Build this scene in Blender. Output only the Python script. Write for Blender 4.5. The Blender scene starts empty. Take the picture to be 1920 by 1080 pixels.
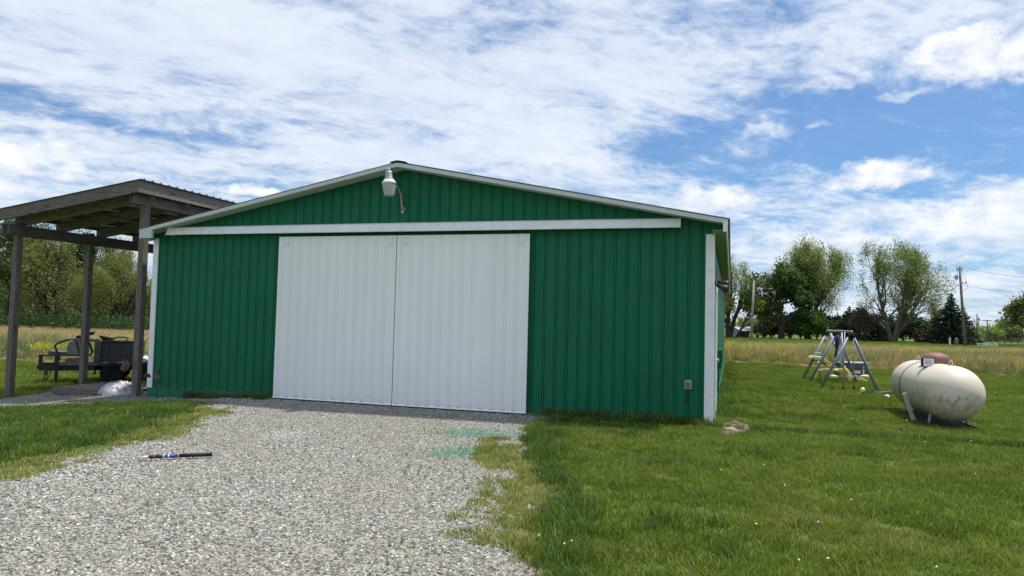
import bpy, bmesh, math, random
import numpy as np
from mathutils import Vector, Matrix, Euler, noise as mnoise

R = math.radians
scene = bpy.context.scene
C = scene.collection

# ------------------------------------------------------------------ camera
CAM = np.array([0.0, 0.0, 1.6])
F_PX = 1341.0
PITCH, ROLL = R(2.75), R(1.44)
_cp, _sp = math.cos(PITCH), math.sin(PITCH)
_fw = np.array([0, _cp, _sp]); _up0 = np.array([0, -_sp, _cp]); _r0 = np.array([1.0, 0, 0])
_rt = math.cos(ROLL) * _r0 + math.sin(ROLL) * _up0
_up = -math.sin(ROLL) * _r0 + math.cos(ROLL) * _up0
cam_data = bpy.data.cameras.new('camera')
cam = bpy.data.objects.new('camera', cam_data)
C.objects.link(cam)
cam_data.sensor_width = 36.0
cam_data.lens = 36.0 * F_PX / 1920.0
cam_data.clip_end = 6000
cam.matrix_world = Matrix(((_rt[0], _up[0], -_fw[0], 0), (_rt[1], _up[1], -_fw[1], 0),
                           (_rt[2], _up[2], -_fw[2], 1.6), (0, 0, 0, 1)))
scene.camera = cam


def ray(x, y):
    return _fw + (x - 960) / F_PX * _rt - (y - 540) / F_PX * _up


def at(x, y, d):
    """world point seen at photo pixel (x, y), d metres ahead of the camera"""
    r = ray(x, y)
    return CAM + r * d / r[1]


# ------------------------------------------------------------------ light
SUN_AZ = R(70)      # clockwise from +Y
SUN_EL = R(69)
scene.view_settings.view_transform = 'Standard'
scene.view_settings.look = 'None'
scene.view_settings.gamma = 1.0
scene.view_settings.use_curve_mapping = False
scene.view_settings.exposure = 0.92
sun_d = bpy.data.lights.new('sun', 'SUN')
sun_d.energy = 2.6
sun_d.angle = R(2.5)
sun_d.color = (1.0, 0.955, 0.88)
sun = bpy.data.objects.new('sun', sun_d)
C.objects.link(sun)
_sd = Vector((math.sin(SUN_AZ) * math.cos(SUN_EL), math.cos(SUN_AZ) * math.cos(SUN_EL), math.sin(SUN_EL)))
sun.rotation_euler = _sd.to_track_quat('Z', 'Y').to_euler()
sun.location = (20, 20, 40)

scene.cycles.use_denoising = True
scene.cycles.denoiser = 'OPENIMAGEDENOISE'
scene.cycles.denoising_input_passes = 'RGB_ALBEDO_NORMAL'
scene.cycles.denoising_prefilter = 'ACCURATE'
scene.cycles.use_adaptive_sampling = False
scene.cycles.max_bounces = 8
scene.cycles.sample_clamp_indirect = 6.0
world = bpy.data.worlds.new('World')
scene.world = world
world.use_nodes = True
wt = world.node_tree
for n in list(wt.nodes):
    wt.nodes.remove(n)


class NT:
    """small helper to write node maths"""
    def __init__(s, t):
        s.t = t

    def node(s, kind, **kw):
        n = s.t.nodes.new(kind)
        for k, v in kw.items():
            setattr(n, k, v)
        return n

    def put(s, sock, v):
        if v is None:
            return
        if hasattr(v, 'is_output') or isinstance(v, bpy.types.NodeSocket):
            s.t.links.new(v, sock)
        else:
            sock.default_value = v

    def m(s, op, a, b=None, c=None, clamp=False):
        n = s.node('ShaderNodeMath', operation=op, use_clamp=clamp)
        s.put(n.inputs[0], a)
        s.put(n.inputs[1], b)
        s.put(n.inputs[2], c)
        return n.outputs[0]

    def vm(s, op, a, b=None):
        n = s.node('ShaderNodeVectorMath', operation=op)
        s.put(n.inputs[0], a)
        s.put(n.inputs[1], b)
        return n.outputs['Value'] if op in ('DOT_PRODUCT', 'LENGTH') else n.outputs[0]

    def noise(s, vec, scale, detail=4, rough=0.5, dist=0.0, out='Fac'):
        n = s.node('ShaderNodeTexNoise')
        s.put(n.inputs['Vector'], vec)
        n.inputs['Scale'].default_value = scale
        n.inputs['Detail'].default_value = detail
        n.inputs['Roughness'].default_value = rough
        n.inputs['Distortion'].default_value = dist
        return n.outputs[out]

    def ramp(s, fac, stops, interp='LINEAR'):
        n = s.node('ShaderNodeValToRGB')
        n.color_ramp.interpolation = interp
        e = n.color_ramp.elements
        while len(e) > 1:
            e.remove(e[-1])
        e[0].position = stops[0][0]
        e[0].color = tuple(stops[0][1]) + (1,) if len(stops[0][1]) == 3 else stops[0][1]
        for p, c in stops[1:]:
            q = e.new(p)
            q.color = tuple(c) + (1,) if len(c) == 3 else c
        s.put(n.inputs['Fac'], fac)
        return n.outputs['Color']

    def step(s, v, lo, hi, smooth=True):
        n = s.node('ShaderNodeMapRange')
        n.interpolation_type = 'SMOOTHSTEP' if smooth else 'LINEAR'
        s.put(n.inputs['Value'], v)
        n.inputs['From Min'].default_value = lo
        n.inputs['From Max'].default_value = hi
        return n.outputs['Result']

    def mix(s, f, a, b, mode='MIX'):
        n = s.node('ShaderNodeMix', data_type='RGBA', blend_type=mode)
        s.put(n.inputs[0], f)
        s.put(n.inputs[6], a if not isinstance(a, tuple) or len(a) == 4 else a + (1,))
        s.put(n.inputs[7], b if not isinstance(b, tuple) or len(b) == 4 else b + (1,))
        return n.outputs[2]

    def xyz(s, x, y, z):
        n = s.node('ShaderNodeCombineXYZ')
        s.put(n.inputs[0], x); s.put(n.inputs[1], y); s.put(n.inputs[2], z)
        return n.outputs[0]

    def sep(s, v):
        n = s.node('ShaderNodeSeparateXYZ')
        s.put(n.inputs[0], v)
        return n.outputs


def build_sky():
    T = NT(wt)
    out = T.node('ShaderNodeOutputWorld')
    bg = T.node('ShaderNodeBackground')
    T.t.links.new(bg.outputs[0], out.inputs[0])
    sky = T.node('ShaderNodeTexSky')
    sky.sky_type = 'NISHITA'
    sky.sun_disc = False
    sky.sun_elevation = SUN_EL
    sky.sun_rotation = SUN_AZ
    sky.air_density = 1.0
    sky.dust_density = 0.6
    sky.ozone_density = 1.6
    tc = T.node('ShaderNodeTexCoord')
    D = tc.outputs['Generated']
    dx, dy, dz = T.sep(D)
    el = T.m('ARCSINE', dz)
    az = T.m('ARCTAN2', dx, dy)
    # flat cloud-layer coordinates
    k = T.m('ADD', T.m('MAXIMUM', dz, 0.0), 0.16)
    px = T.m('DIVIDE', dx, k)
    py = T.m('DIVIDE', dy, k)
    # turned a little, so the streaks run as in the photo
    ca, sa = math.cos(R(24)), math.sin(R(24))
    qx = T.m('ADD', T.m('MULTIPLY', px, ca), T.m('MULTIPLY', py, sa))
    qy = T.m('SUBTRACT', T.m('MULTIPLY', py, ca), T.m('MULTIPLY', px, sa))
    warp = T.noise(T.xyz(qx, qy, 0.0), 1.3, 3, 0.5, out='Color')
    wx, wy, _ = T.sep(warp)
    sx = T.m('ADD', T.m('MULTIPLY', qx, 0.95), T.m('MULTIPLY', wx, 0.45))
    sy = T.m('ADD', T.m('MULTIPLY', qy, 1.45), T.m('MULTIPLY', wy, 0.55))
    n1 = T.noise(T.xyz(sx, sy, 3.1), 1.6, 12, 0.60, 0.25)
    n2 = T.noise(T.xyz(T.m('MULTIPLY', sx, 1.3), T.m('MULTIPLY', sy, 1.15), 7.7), 8.0, 8, 0.66, 0.15)
    n3 = T.noise(T.xyz(qx, qy, 1.7), 0.55, 3, 0.5)
    cov = T.m('ADD', T.m('MULTIPLY', n1, 1.0), T.m('MULTIPLY', T.m('SUBTRACT', n2, 0.5), 0.80))
    cov = T.m('ADD', cov, T.m('MULTIPLY', T.m('SUBTRACT', n3, 0.5), 0.22))
    # softly warped sky angles for the large gaps and puffs
    aw = T.m('ADD', az, T.m('MULTIPLY', T.m('SUBTRACT', T.noise(T.xyz(az, T.m('MULTIPLY', el, 2.2), 0.0), 6.0, 6, 0.6), 0.5), 0.30))
    ew = T.m('ADD', el, T.m('MULTIPLY', T.m('SUBTRACT', T.noise(T.xyz(az, T.m('MULTIPLY', el, 2.2), 5.0), 7.0, 6, 0.6), 0.5), 0.10))

    def blob(x, y, rx, ry, A=aw, E=ew):
        d = ray(x, y)
        d = d / np.linalg.norm(d)
        a0, e0 = math.atan2(d[0], d[1]), math.asin(d[2])
        sa_, se_ = rx / F_PX, ry / F_PX
        u = T.m('DIVIDE', T.m('SUBTRACT', A, a0), sa_)
        v = T.m('DIVIDE', T.m('SUBTRACT', E, e0), se_)
        return T.m('ADD', T.m('MULTIPLY', u, u), T.m('MULTIPLY', v, v)), v

    for (x, y, rx, ry, w) in ((1560, 215, 330, 85, -0.27), (1780, 235, 260, 70, -0.22), (1400, 300, 180, 40, -0.16), (50, 205, 150, 26, -0.28),
                              (300, 258, 260, 14, -0.16), (560, 235, 260, 20, -0.13), (950, 55, 120, 40, -0.16), (1780, 330, 240, 26, -0.22),
                              (1180, 290, 130, 26, -0.12), (1500, 20, 500, 26, -0.05), (430, 345, 260, 12, -0.14), (1480, 420, 160, 14, -0.16),
                              (700, 110, 420, 110, 0.10), (1150, 120, 330, 90, 0.10), (800, 275, 300, 40, 0.06), (200, 70, 320, 70, 0.05)):
        r2, _ = blob(x, y, rx, ry)
        g = T.m('POWER', 2.718, T.m('MULTIPLY', r2, -1.0))
        cov = T.m('ADD', cov, T.m('MULTIPLY', g, w))
    veil = T.m('ADD', 0.15, T.m('MULTIPLY', T.step(cov, 0.15, 0.62), 0.85))
    hz = T.step(el, 0.16, 0.0)                      # pale haze low over the horizon
    veil = T.m('MAXIMUM', T.m('MULTIPLY', veil, 0.90), T.m('MULTIPLY', hz, 0.72))
    thin = T.noise(T.xyz(T.m('MULTIPLY', qx, 0.8), T.m('MULTIPLY', qy, 2.0), 9.0), 3.0, 8, 0.6, 0.3)
    bright = T.ramp(T.m('ADD', T.m('MULTIPLY', n1, 0.40), T.m('ADD', T.m('MULTIPLY', thin, 0.35), T.m('MULTIPLY', n2, 0.25))),
                    [(0.34, (3.0, 3.6, 4.6)), (0.50, (4.2, 4.6, 5.25)), (0.66, (5.15, 5.35, 5.6))])
    # blue sky: photo's blue is a little deeper than the model's
    blue = T.mix(1.0, sky.outputs[0], (0.23, 0.45, 0.64, 1), 'MULTIPLY')
    col = T.mix(veil, blue, bright)
    # cumulus puffs
    cw = T.noise(T.xyz(az, T.m('MULTIPLY', el, 1.5), 12.0), 20.0, 5, 0.6, out='Color')
    cwx, cwy, _ = T.sep(cw)
    az2 = T.m('ADD', az, T.m('MULTIPLY', T.m('SUBTRACT', cwx, 0.5), 0.10))
    el2 = T.m('ADD', el, T.m('MULTIPLY', T.m('SUBTRACT', cwy, 0.5), 0.045))
    fb = T.noise(T.xyz(az, T.m('MULTIPLY', el, 1.6), 2.0), 22.0, 9, 0.62, 0.1)
    fb2 = T.noise(T.xyz(az, T.m('MULTIPLY', el, 1.5), 6.0), 34.0, 6, 0.55)
    for (x, y, rx, ry, soft) in ((1835, 108, 125, 52, .5), (1795, 85, 60, 40, .5), (1910, 100, 60, 45, .5), (1660, 328, 110, 28, .6), (1620, 345, 70, 16, .7), (1345, 372, 95, 32, .5),
                                 (70, 300, 90, 34, .5), (10, 350, 50, 16, .8), (495, 362, 85, 16, .6), (1740, 400, 200, 30, .9), (1560, 462, 260, 34, .9),
                                 (1860, 430, 180, 60, .9), (1900, 370, 70, 26, .8), (1440, 250, 60, 12, 1.1), (1700, 180, 50, 10, 1.1), (1080, 300, 110, 24, 1.0),
                                 (1560, 155, 90, 12, 1.1), (1860, 520, 60, 14, .9), (1530, 235, 30, 8, 1.1), (250, 330, 60, 14, 1.0)):
        r2, v = blob(x, y, rx, ry, az2, el2)
        edge = T.m('ADD', T.m('MULTIPLY', T.m('SUBTRACT', fb, 0.5), 2.6), T.m('MULTIPLY', T.m('SUBTRACT', fb2, 0.5), 0.9))
        flat = T.m('MULTIPLY', T.step(v, -0.3, -1.1), 0.5)
        val = T.m('SUBTRACT', T.m('ADD', T.m('SUBTRACT', 1.0, r2), edge), flat)
        a = T.m('MULTIPLY', T.step(val, -0.1, 0.75 + 0.9 * soft), 1.0 - 0.7 * max(0, soft - 0.6))
        sh = T.m('ADD', T.m('MULTIPLY', v, 0.30), T.m('MULTIPLY', fb, 1.1))
        cc = T.ramp(T.m('ADD', sh, 0.05), [(0.25, (3.8, 4.1, 4.65)), (0.50, (4.7, 4.9, 5.25)), (0.76, (5.5, 5.6, 5.75))])
        col = T.mix(a, col, cc)
    T.put(bg.inputs['Color'], col)
    bg.inputs['Strength'].default_value = 0.1


build_sky()

# ------------------------------------------------------------------ barn frame: u along the front, v into the barn
YAW = R(17.1)
P0 = np.array([0.343, 12.527, 0.0])
DU = np.array([math.cos(YAW), -math.sin(YAW), 0]); DV = np.array([math.sin(YAW), math.cos(YAW), 0])


def W(u, v, z=0.0):
    return P0 + u * DU + v * DV + np.array([0, 0, z])


def uv_of(x, y):
    dx, dy = x - P0[0], y - P0[1]
    return dx * DU[0] + dy * DU[1], dx * DV[0] + dy * DV[1]


def hz(x, y):
    """ground height"""
    x = np.asarray(x, float); y = np.asarray(y, float)
    u, v = uv_of(x, y)
    h = -0.055 * np.clip(-u - 5.5, 0, 7.5)
    # a little unevenness away from the barn
    far = np.clip((np.hypot(x - 0, y - 12) - 6) / 20, 0, 1)
    h = h + far * 0.05 * (np.sin(x * 0.31 + 1.3) * np.cos(y * 0.23) + 0.5 * np.sin(x * 0.11 - y * 0.17))
    return h


# ------------------------------------------------------------------ materials
MATS = {}


def new_mat(name):
    m = bpy.data.materials.new(name)
    m.use_nodes = True
    t = m.node_tree
    b = t.nodes['Principled BSDF']
    return m, NT(t), b


def plain(name, col, rough=0.6, metal=0.0, var=0.12, scale=6.0, bump=0.0, bscale=60.0, spec=0.4, dirt=None, dirt_amt=0.0, objvar=0.0):
    if name in MATS:
        return MATS[name]
    m, T, b = new_mat(name)
    tc = T.node('ShaderNodeTexCoord').outputs['Object']
    n = T.noise(tc, scale, 6, 0.6)
    c = T.mix(T.step(n, 0.3, 0.7), tuple(x * (1 - var) for x in col), tuple(min(1, x * (1 + var)) for x in col))
    if objvar:
        r = T.node('ShaderNodeObjectInfo').outputs['Random']
        c = T.mix(1.0, c, T.ramp(r, [(0, (1 - objvar,) * 3), (1, (1 + objvar,) * 3)]), 'MULTIPLY')
    if dirt:
        d = T.noise(tc, scale * 2.3, 8, 0.7, 0.5)
        c = T.mix(T.m('MULTIPLY', T.step(d, 0.50, 0.68), dirt_amt), c, dirt)
    T.put(b.inputs['Base Color'], c)
    b.inputs['Roughness'].default_value = rough
    b.inputs['Metallic'].default_value = metal
    b.inputs['Specular IOR Level'].default_value = spec
    if bump:
        bn = T.node('ShaderNodeBump')
        bn.inputs['Strength'].default_value = bump
        bn.inputs['Distance'].default_value = 0.01
        T.put(bn.inputs['Height'], T.noise(tc, bscale, 4, 0.6))
        T.t.links.new(bn.outputs[0], b.inputs['Normal'])
    MATS[name] = m
    return m


def painted_siding(name, col, col2, streak, amt=0.35, pv=0.05):
    m, T, b = new_mat(name)
    tc = T.node('ShaderNodeTexCoord').outputs['Object']
    x, y, z = T.sep(tc)
    n = T.noise(T.xyz(x, y, T.m('MULTIPLY', z, 0.35)), 2.3, 6, 0.6)
    c = T.mix(T.step(n, 0.3, 0.7), col, col2)
    # streaky roller / spray variation running down the sheet
    s = T.noise(T.xyz(T.m('MULTIPLY', x, 16.0), T.m('MULTIPLY', y, 16.0), T.m('MULTIPLY', z, 0.7)), 1.0, 4, 0.6)
    c = T.mix(T.m('MULTIPLY', T.step(s, 0.52, 0.8), amt), c, streak)
    # small chips and scuffs
    d = T.noise(tc, 38, 3, 0.5)
    low = T.step(z, 0.8, 0.0)
    c = T.mix(T.m('MULTIPLY', T.step(d, 0.71, 0.76), T.m('ADD', 0.1, T.m('MULTIPLY', low, 0.5))), c, streak)
    mud = T.noise(tc, 9, 6, 0.7)
    c = T.mix(T.m('MULTIPLY', T.step(T.m('SUBTRACT', T.m('MULTIPLY', mud, 0.9), z), 0.26, 0.56), 0.22), c, (0.30, 0.27, 0.21))
    r = T.node('ShaderNodeObjectInfo').outputs['Random']
    c = T.mix(1.0, c, T.ramp(r, [(0, (1 - pv,) * 3), (1, (1 + pv * 0.6,) * 3)]), 'MULTIPLY')
    T.put(b.inputs['Base Color'], c)
    b.inputs['Specular IOR Level'].default_value = 0.22
    T.put(b.inputs['Roughness'], T.m('ADD', 0.38, T.m('MULTIPLY', n, 0.2)))
    bn = T.node('ShaderNodeBump')
    bn.inputs['Strength'].default_value = 0.25
    bn.inputs['Distance'].default_value = 0.02
    T.put(bn.inputs['Height'], T.noise(T.xyz(T.m('MULTIPLY', x, 2.0), y, T.m('MULTIPLY', z, 0.8)), 2.5, 3, 0.5))
    T.t.links.new(bn.outputs[0], b.inputs['Normal'])
    MATS[name] = m
    return m


def wood(name, axis, dark=(0.045, 0.040, 0.037), light=(0.27, 0.24, 0.215), red=(0.17, 0.125, 0.10)):
    m, T, b = new_mat(name)
    oi = T.node('ShaderNodeObjectInfo').outputs['Random']
    tc = T.node('ShaderNodeTexCoord').outputs['Object']
    s = T.sep(tc)
    off = T.m('MULTIPLY', oi, 37.0)
    f = [14.0, 14.0, 14.0]
    f[axis] = 0.9
    v = T.xyz(*[T.m('ADD', T.m('MULTIPLY', s[i], f[i]), off) for i in range(3)])
    g = T.noise(v, 2.2, 7, 0.65, 1.6)
    g2 = T.noise(tc, 2.2, 5, 0.6)
    c = T.ramp(g, [(0.25, dark), (0.5, tuple((a + b_) / 2 for a, b_ in zip(dark, light))), (0.75, light)])
    c = T.mix(T.m('MULTIPLY', T.step(g2, 0.50, 0.7), 0.55), c, red)
    c = T.mix(1.0, c, T.ramp(oi, [(0, (0.8,) * 3), (1, (1.15,) * 3)]), 'MULTIPLY')
    # knots
    kn = T.node('ShaderNodeTexVoronoi')
    f2 = [7.0, 7.0, 7.0]; f2[axis] = 1.6
    T.put(kn.inputs['Vector'], T.xyz(*[T.m('ADD', T.m('MULTIPLY', s[i], f2[i]), off) for i in range(3)]))
    kn.inputs['Scale'].default_value = 1.0
    c = T.mix(T.m('MULTIPLY', T.step(kn.outputs['Distance'], 0.16, 0.08), 0.8), c, tuple(x * 0.45 for x in dark))
    T.put(b.inputs['Base Color'], c)
    b.inputs['Roughness'].default_value = 0.85
    b.inputs['Specular IOR Level'].default_value = 0.2
    bn = T.node('ShaderNodeBump')
    bn.inputs['Strength'].default_value = 0.6
    bn.inputs['Distance'].default_value = 0.008
    T.put(bn.inputs['Height'], g)
    T.t.links.new(bn.outputs[0], b.inputs['Normal'])
    MATS[name] = m
    return m


def leafy(name, stops, trans=0.35, rough=0.55, patch=None, scale=0.6, hole=None):
    """foliage: colour from per-instance random + large world patches"""
    m = bpy.data.materials.new(name)
    m.use_nodes = True
    T = NT(m.node_tree)
    b = m.node_tree.nodes['Principled BSDF']
    out = m.node_tree.nodes['Material Output']
    pos = T.node('ShaderNodeNewGeometry').outputs['Position']
    isl = T.node('ShaderNodeNewGeometry').outputs['Random Per Island']
    oi = T.node('ShaderNodeObjectInfo').outputs['Random']
    n = T.noise(pos, scale, 5, 0.6)
    f = T.m('ADD', T.m('MULTIPLY', T.step(n, 0.3, 0.7, False), 0.36), T.m('ADD', T.m('MULTIPLY', isl, 0.46), T.m('MULTIPLY', oi, 0.18)))
    c = T.ramp(f, stops)
    if patch:
        n2 = T.noise(pos, patch[1], 5, 0.6, 0.4)
        c = T.mix(T.m('MULTIPLY', T.step(n2, patch[2], patch[3]), patch[4]), c, patch[0])
    T.put(b.inputs['Base Color'], c)
    b.inputs['Roughness'].default_value = rough
    b.inputs['Specular IOR Level'].default_value = 0.25
    tr = T.node('ShaderNodeBsdfTranslucent')
    T.put(tr.inputs['Color'], T.mix(1.0, c, (1.25, 1.3, 0.6, 1), 'MULTIPLY'))
    mx = T.node('ShaderNodeMixShader')
    mx.inputs[0].default_value = trans
    T.t.links.new(b.outputs[0], mx.inputs[1])
    T.t.links.new(tr.outputs[0], mx.inputs[2])
    T.t.links.new(mx.outputs[0], out.inputs[0])
    MATS[name] = m
    return m


GREEN = painted_siding('green_siding_paint', (0.003, 0.120, 0.055), (0.004, 0.145, 0.067), (0.010, 0.190, 0.095))
GREEN_TRIM = plain('green_trim_paint', (0.005, 0.14, 0.075), 0.5, var=0.1, scale=9)
SOFFIT = plain('soffit_green_bounce', (0.16, 0.30, 0.17), 0.6, var=0.08)  # light reflected from the sunlit grass is put into this green
SOFFIT_G = plain('soffit_grey_bounce', (0.42, 0.50, 0.43), 0.6, var=0.05)  # green reflected light tinted into the pale rake soffit
WHITE = painted_siding('white_door_paint', (0.85, 0.87, 0.865), (0.88, 0.89, 0.885), (0.76, 0.80, 0.81), 0.22, 0.015)
WHITE_TRIM = plain('white_trim_paint', (0.83, 0.84, 0.85), 0.5, var=0.04, scale=4, dirt=(0.5, 0.5, 0.5), dirt_amt=0.25)
RAKE = plain('pale_rake_trim', (0.55, 0.60, 0.58), 0.5, var=0.05)
ROOFM = plain('dark_roof_metal', (0.10, 0.105, 0.11), 0.5, 0.6, var=0.2)
GALV = plain('galvanised_steel', (0.42, 0.43, 0.42), 0.42, 0.75, var=0.25, scale=4, dirt=(0.2, 0.16, 0.12), dirt_amt=0.4)
WX, WY, WZ = wood('grey_wood_x', 0), wood('grey_wood_y', 1), wood('grey_wood_z', 2)
BLACK = plain('black_plastic', (0.018, 0.018, 0.02), 0.5, var=0.2)
GREYM = plain('grey_cast_metal', (0.33, 0.33, 0.36), 0.5, 0.3, var=0.1)
LENS = plain('frosted_lens', (0.42, 0.45, 0.42), 0.25, var=0.06)
LAMPW = plain('white_reflector', (0.75, 0.75, 0.77), 0.35, var=0.04)
RUST = plain('rusty_dark_iron', (0.035, 0.028, 0.026), 0.7, 0.3, var=0.35, scale=12, dirt=(0.11, 0.05, 0.03), dirt_amt=0.6)
DARKST = plain('dark_trailer_steel', (0.022, 0.023, 0.026), 0.6, 0.2, var=0.35, scale=7, dirt=(0.07, 0.055, 0.045), dirt_amt=0.5)
SLATE = plain('faded_slate_panel', (0.07, 0.078, 0.082), 0.55, 0.1, var=0.25, scale=8, dirt=(0.12, 0.11, 0.10), dirt_amt=0.5)
GREYSEAT = plain('grey_plastic_shell', (0.24, 0.245, 0.26), 0.6, var=0.15)
DKGREY = plain('dark_grey_box', (0.055, 0.056, 0.058), 0.5, var=0.25, scale=5, dirt=(0.12, 0.12, 0.11), dirt_amt=0.4)
RUBBER = plain('black_rubber', (0.012, 0.012, 0.013), 0.85)
TANW = plain('tan_plank', (0.32, 0.19, 0.09), 0.8, var=0.25, scale=10)
SWING = plain('blue_grey_tube_paint', (0.20, 0.25, 0.31), 0.45, 0.2, var=0.15, scale=8, dirt=(0.16, 0.13, 0.11), dirt_amt=0.4)
YELLOW = plain('faded_yellow_plastic', (0.80, 0.60, 0.16), 0.5, var=0.1, scale=5, dirt=(0.75, 0.70, 0.50), dirt_amt=0.8)
CREAM = plain('bleached_cream_plastic', (0.82, 0.72, 0.42), 0.5, var=0.1, scale=6)
BLUEP = plain('blue_plastic', (0.015, 0.025, 0.12), 0.45)
ROPE = plain('tan_rope', (0.42, 0.32, 0.20), 0.9)
REDP = plain('red_plastic', (0.38, 0.03, 0.03), 0.45)
WHITEP = plain('white_plastic', (0.72, 0.72, 0.70), 0.45, var=0.05)
BOXG = plain('grey_green_box', (0.085, 0.10, 0.10), 0.5, var=0.15)
BOXLID = plain('pale_box_lid', (0.38, 0.42, 0.42), 0.5, var=0.1)
BARK = plain('tree_bark', (0.075, 0.06, 0.05), 0.9, var=0.35, scale=3, spec=0.1)
BARKP = plain('pale_bark', (0.15, 0.13, 0.11), 0.9, var=0.3, scale=3, spec=0.1)
POLE = plain('weathered_pole_wood', (0.17, 0.145, 0.125), 0.85, var=0.25, scale=3, spec=0.15)
POLEP = plain('pale_pole_wood', (0.30, 0.28, 0.26), 0.85, var=0.2, scale=3, spec=0.15)
WIRE = plain('wire_metal', (0.08, 0.08, 0.085), 0.6)
SHEDB = plain('pale_blue_siding', (0.33, 0.46, 0.54), 0.6)
SHEDR = plain('shed_roof', (0.36, 0.45, 0.50), 0.6)
BROWN = plain('brown_boards', (0.10, 0.045, 0.035), 0.8, var=0.3)
DIRT = plain('bare_soil', (0.17, 0.13, 0.10), 0.95, var=0.3, scale=14, bump=0.6, bscale=40)
ROADM = plain('pale_road_stone', (0.42, 0.40, 0.37), 0.9, var=0.1, scale=1.0)


def tank_mat():
    m, T, b = new_mat('tank_cream_paint')
    tc = T.node('ShaderNodeTexCoord').outputs['Object']
    x, y, z = T.sep(tc)
    n = T.noise(tc, 1.6, 5, 0.6)
    c = T.mix(n, (0.58, 0.495, 0.40), (0.70, 0.62, 0.515))
    # mildew low on the sides: starts below the middle with a ragged upper edge
    e = T.noise(T.xyz(T.m('MULTIPLY', x, 1.0), T.m('MULTIPLY', y, 1.0), 0.0), 3.2, 7, 0.68)
    d = T.noise(T.xyz(x, y, T.m('MULTIPLY', z, 0.45)), 13, 8, 0.72, 0.6)
    edge = T.m('ADD', T.m('MULTIPLY', T.m('SUBTRACT', e, 0.5), 1.1), 0.02)
    low = T.m('MULTIPLY', T.step(T.m('SUBTRACT', edge, z), 0.0, 0.06), T.step(z, -0.60, -0.02))
    c = T.mix(T.m('MULTIPLY', low, T.m('MULTIPLY', T.step(d, 0.38, 0.66), 0.66)), c, (0.10, 0.095, 0.085))
    s = T.noise(T.xyz(T.m('MULTIPLY', x, 22), T.m('MULTIPLY', y, 22), T.m('MULTIPLY', z, 1.2)), 1.0, 5, 0.6)
    c = T.mix(T.m('MULTIPLY', T.m('MULTIPLY', T.step(s, 0.55, 0.75), T.step(z, 0.1, -0.3)), 0.35), c, (0.20, 0.18, 0.15))
    g = T.noise(tc, 2.4, 5, 0.6)
    c = T.mix(T.m('MULTIPLY', T.m('MULTIPLY', T.step(g, 0.45, 0.65), T.step(z, -0.05, -0.35)), 0.28), c, (0.27, 0.28, 0.19))
    T.put(b.inputs['Base Color'], c)
    b.inputs['Roughness'].default_value = 0.5
    return m


TANK = tank_mat()
DOME = plain('rusty_brown_dome', (0.20, 0.095, 0.075), 0.6, var=0.15, scale=5, dirt=(0.28, 0.17, 0.14), dirt_amt=0.5)


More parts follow.
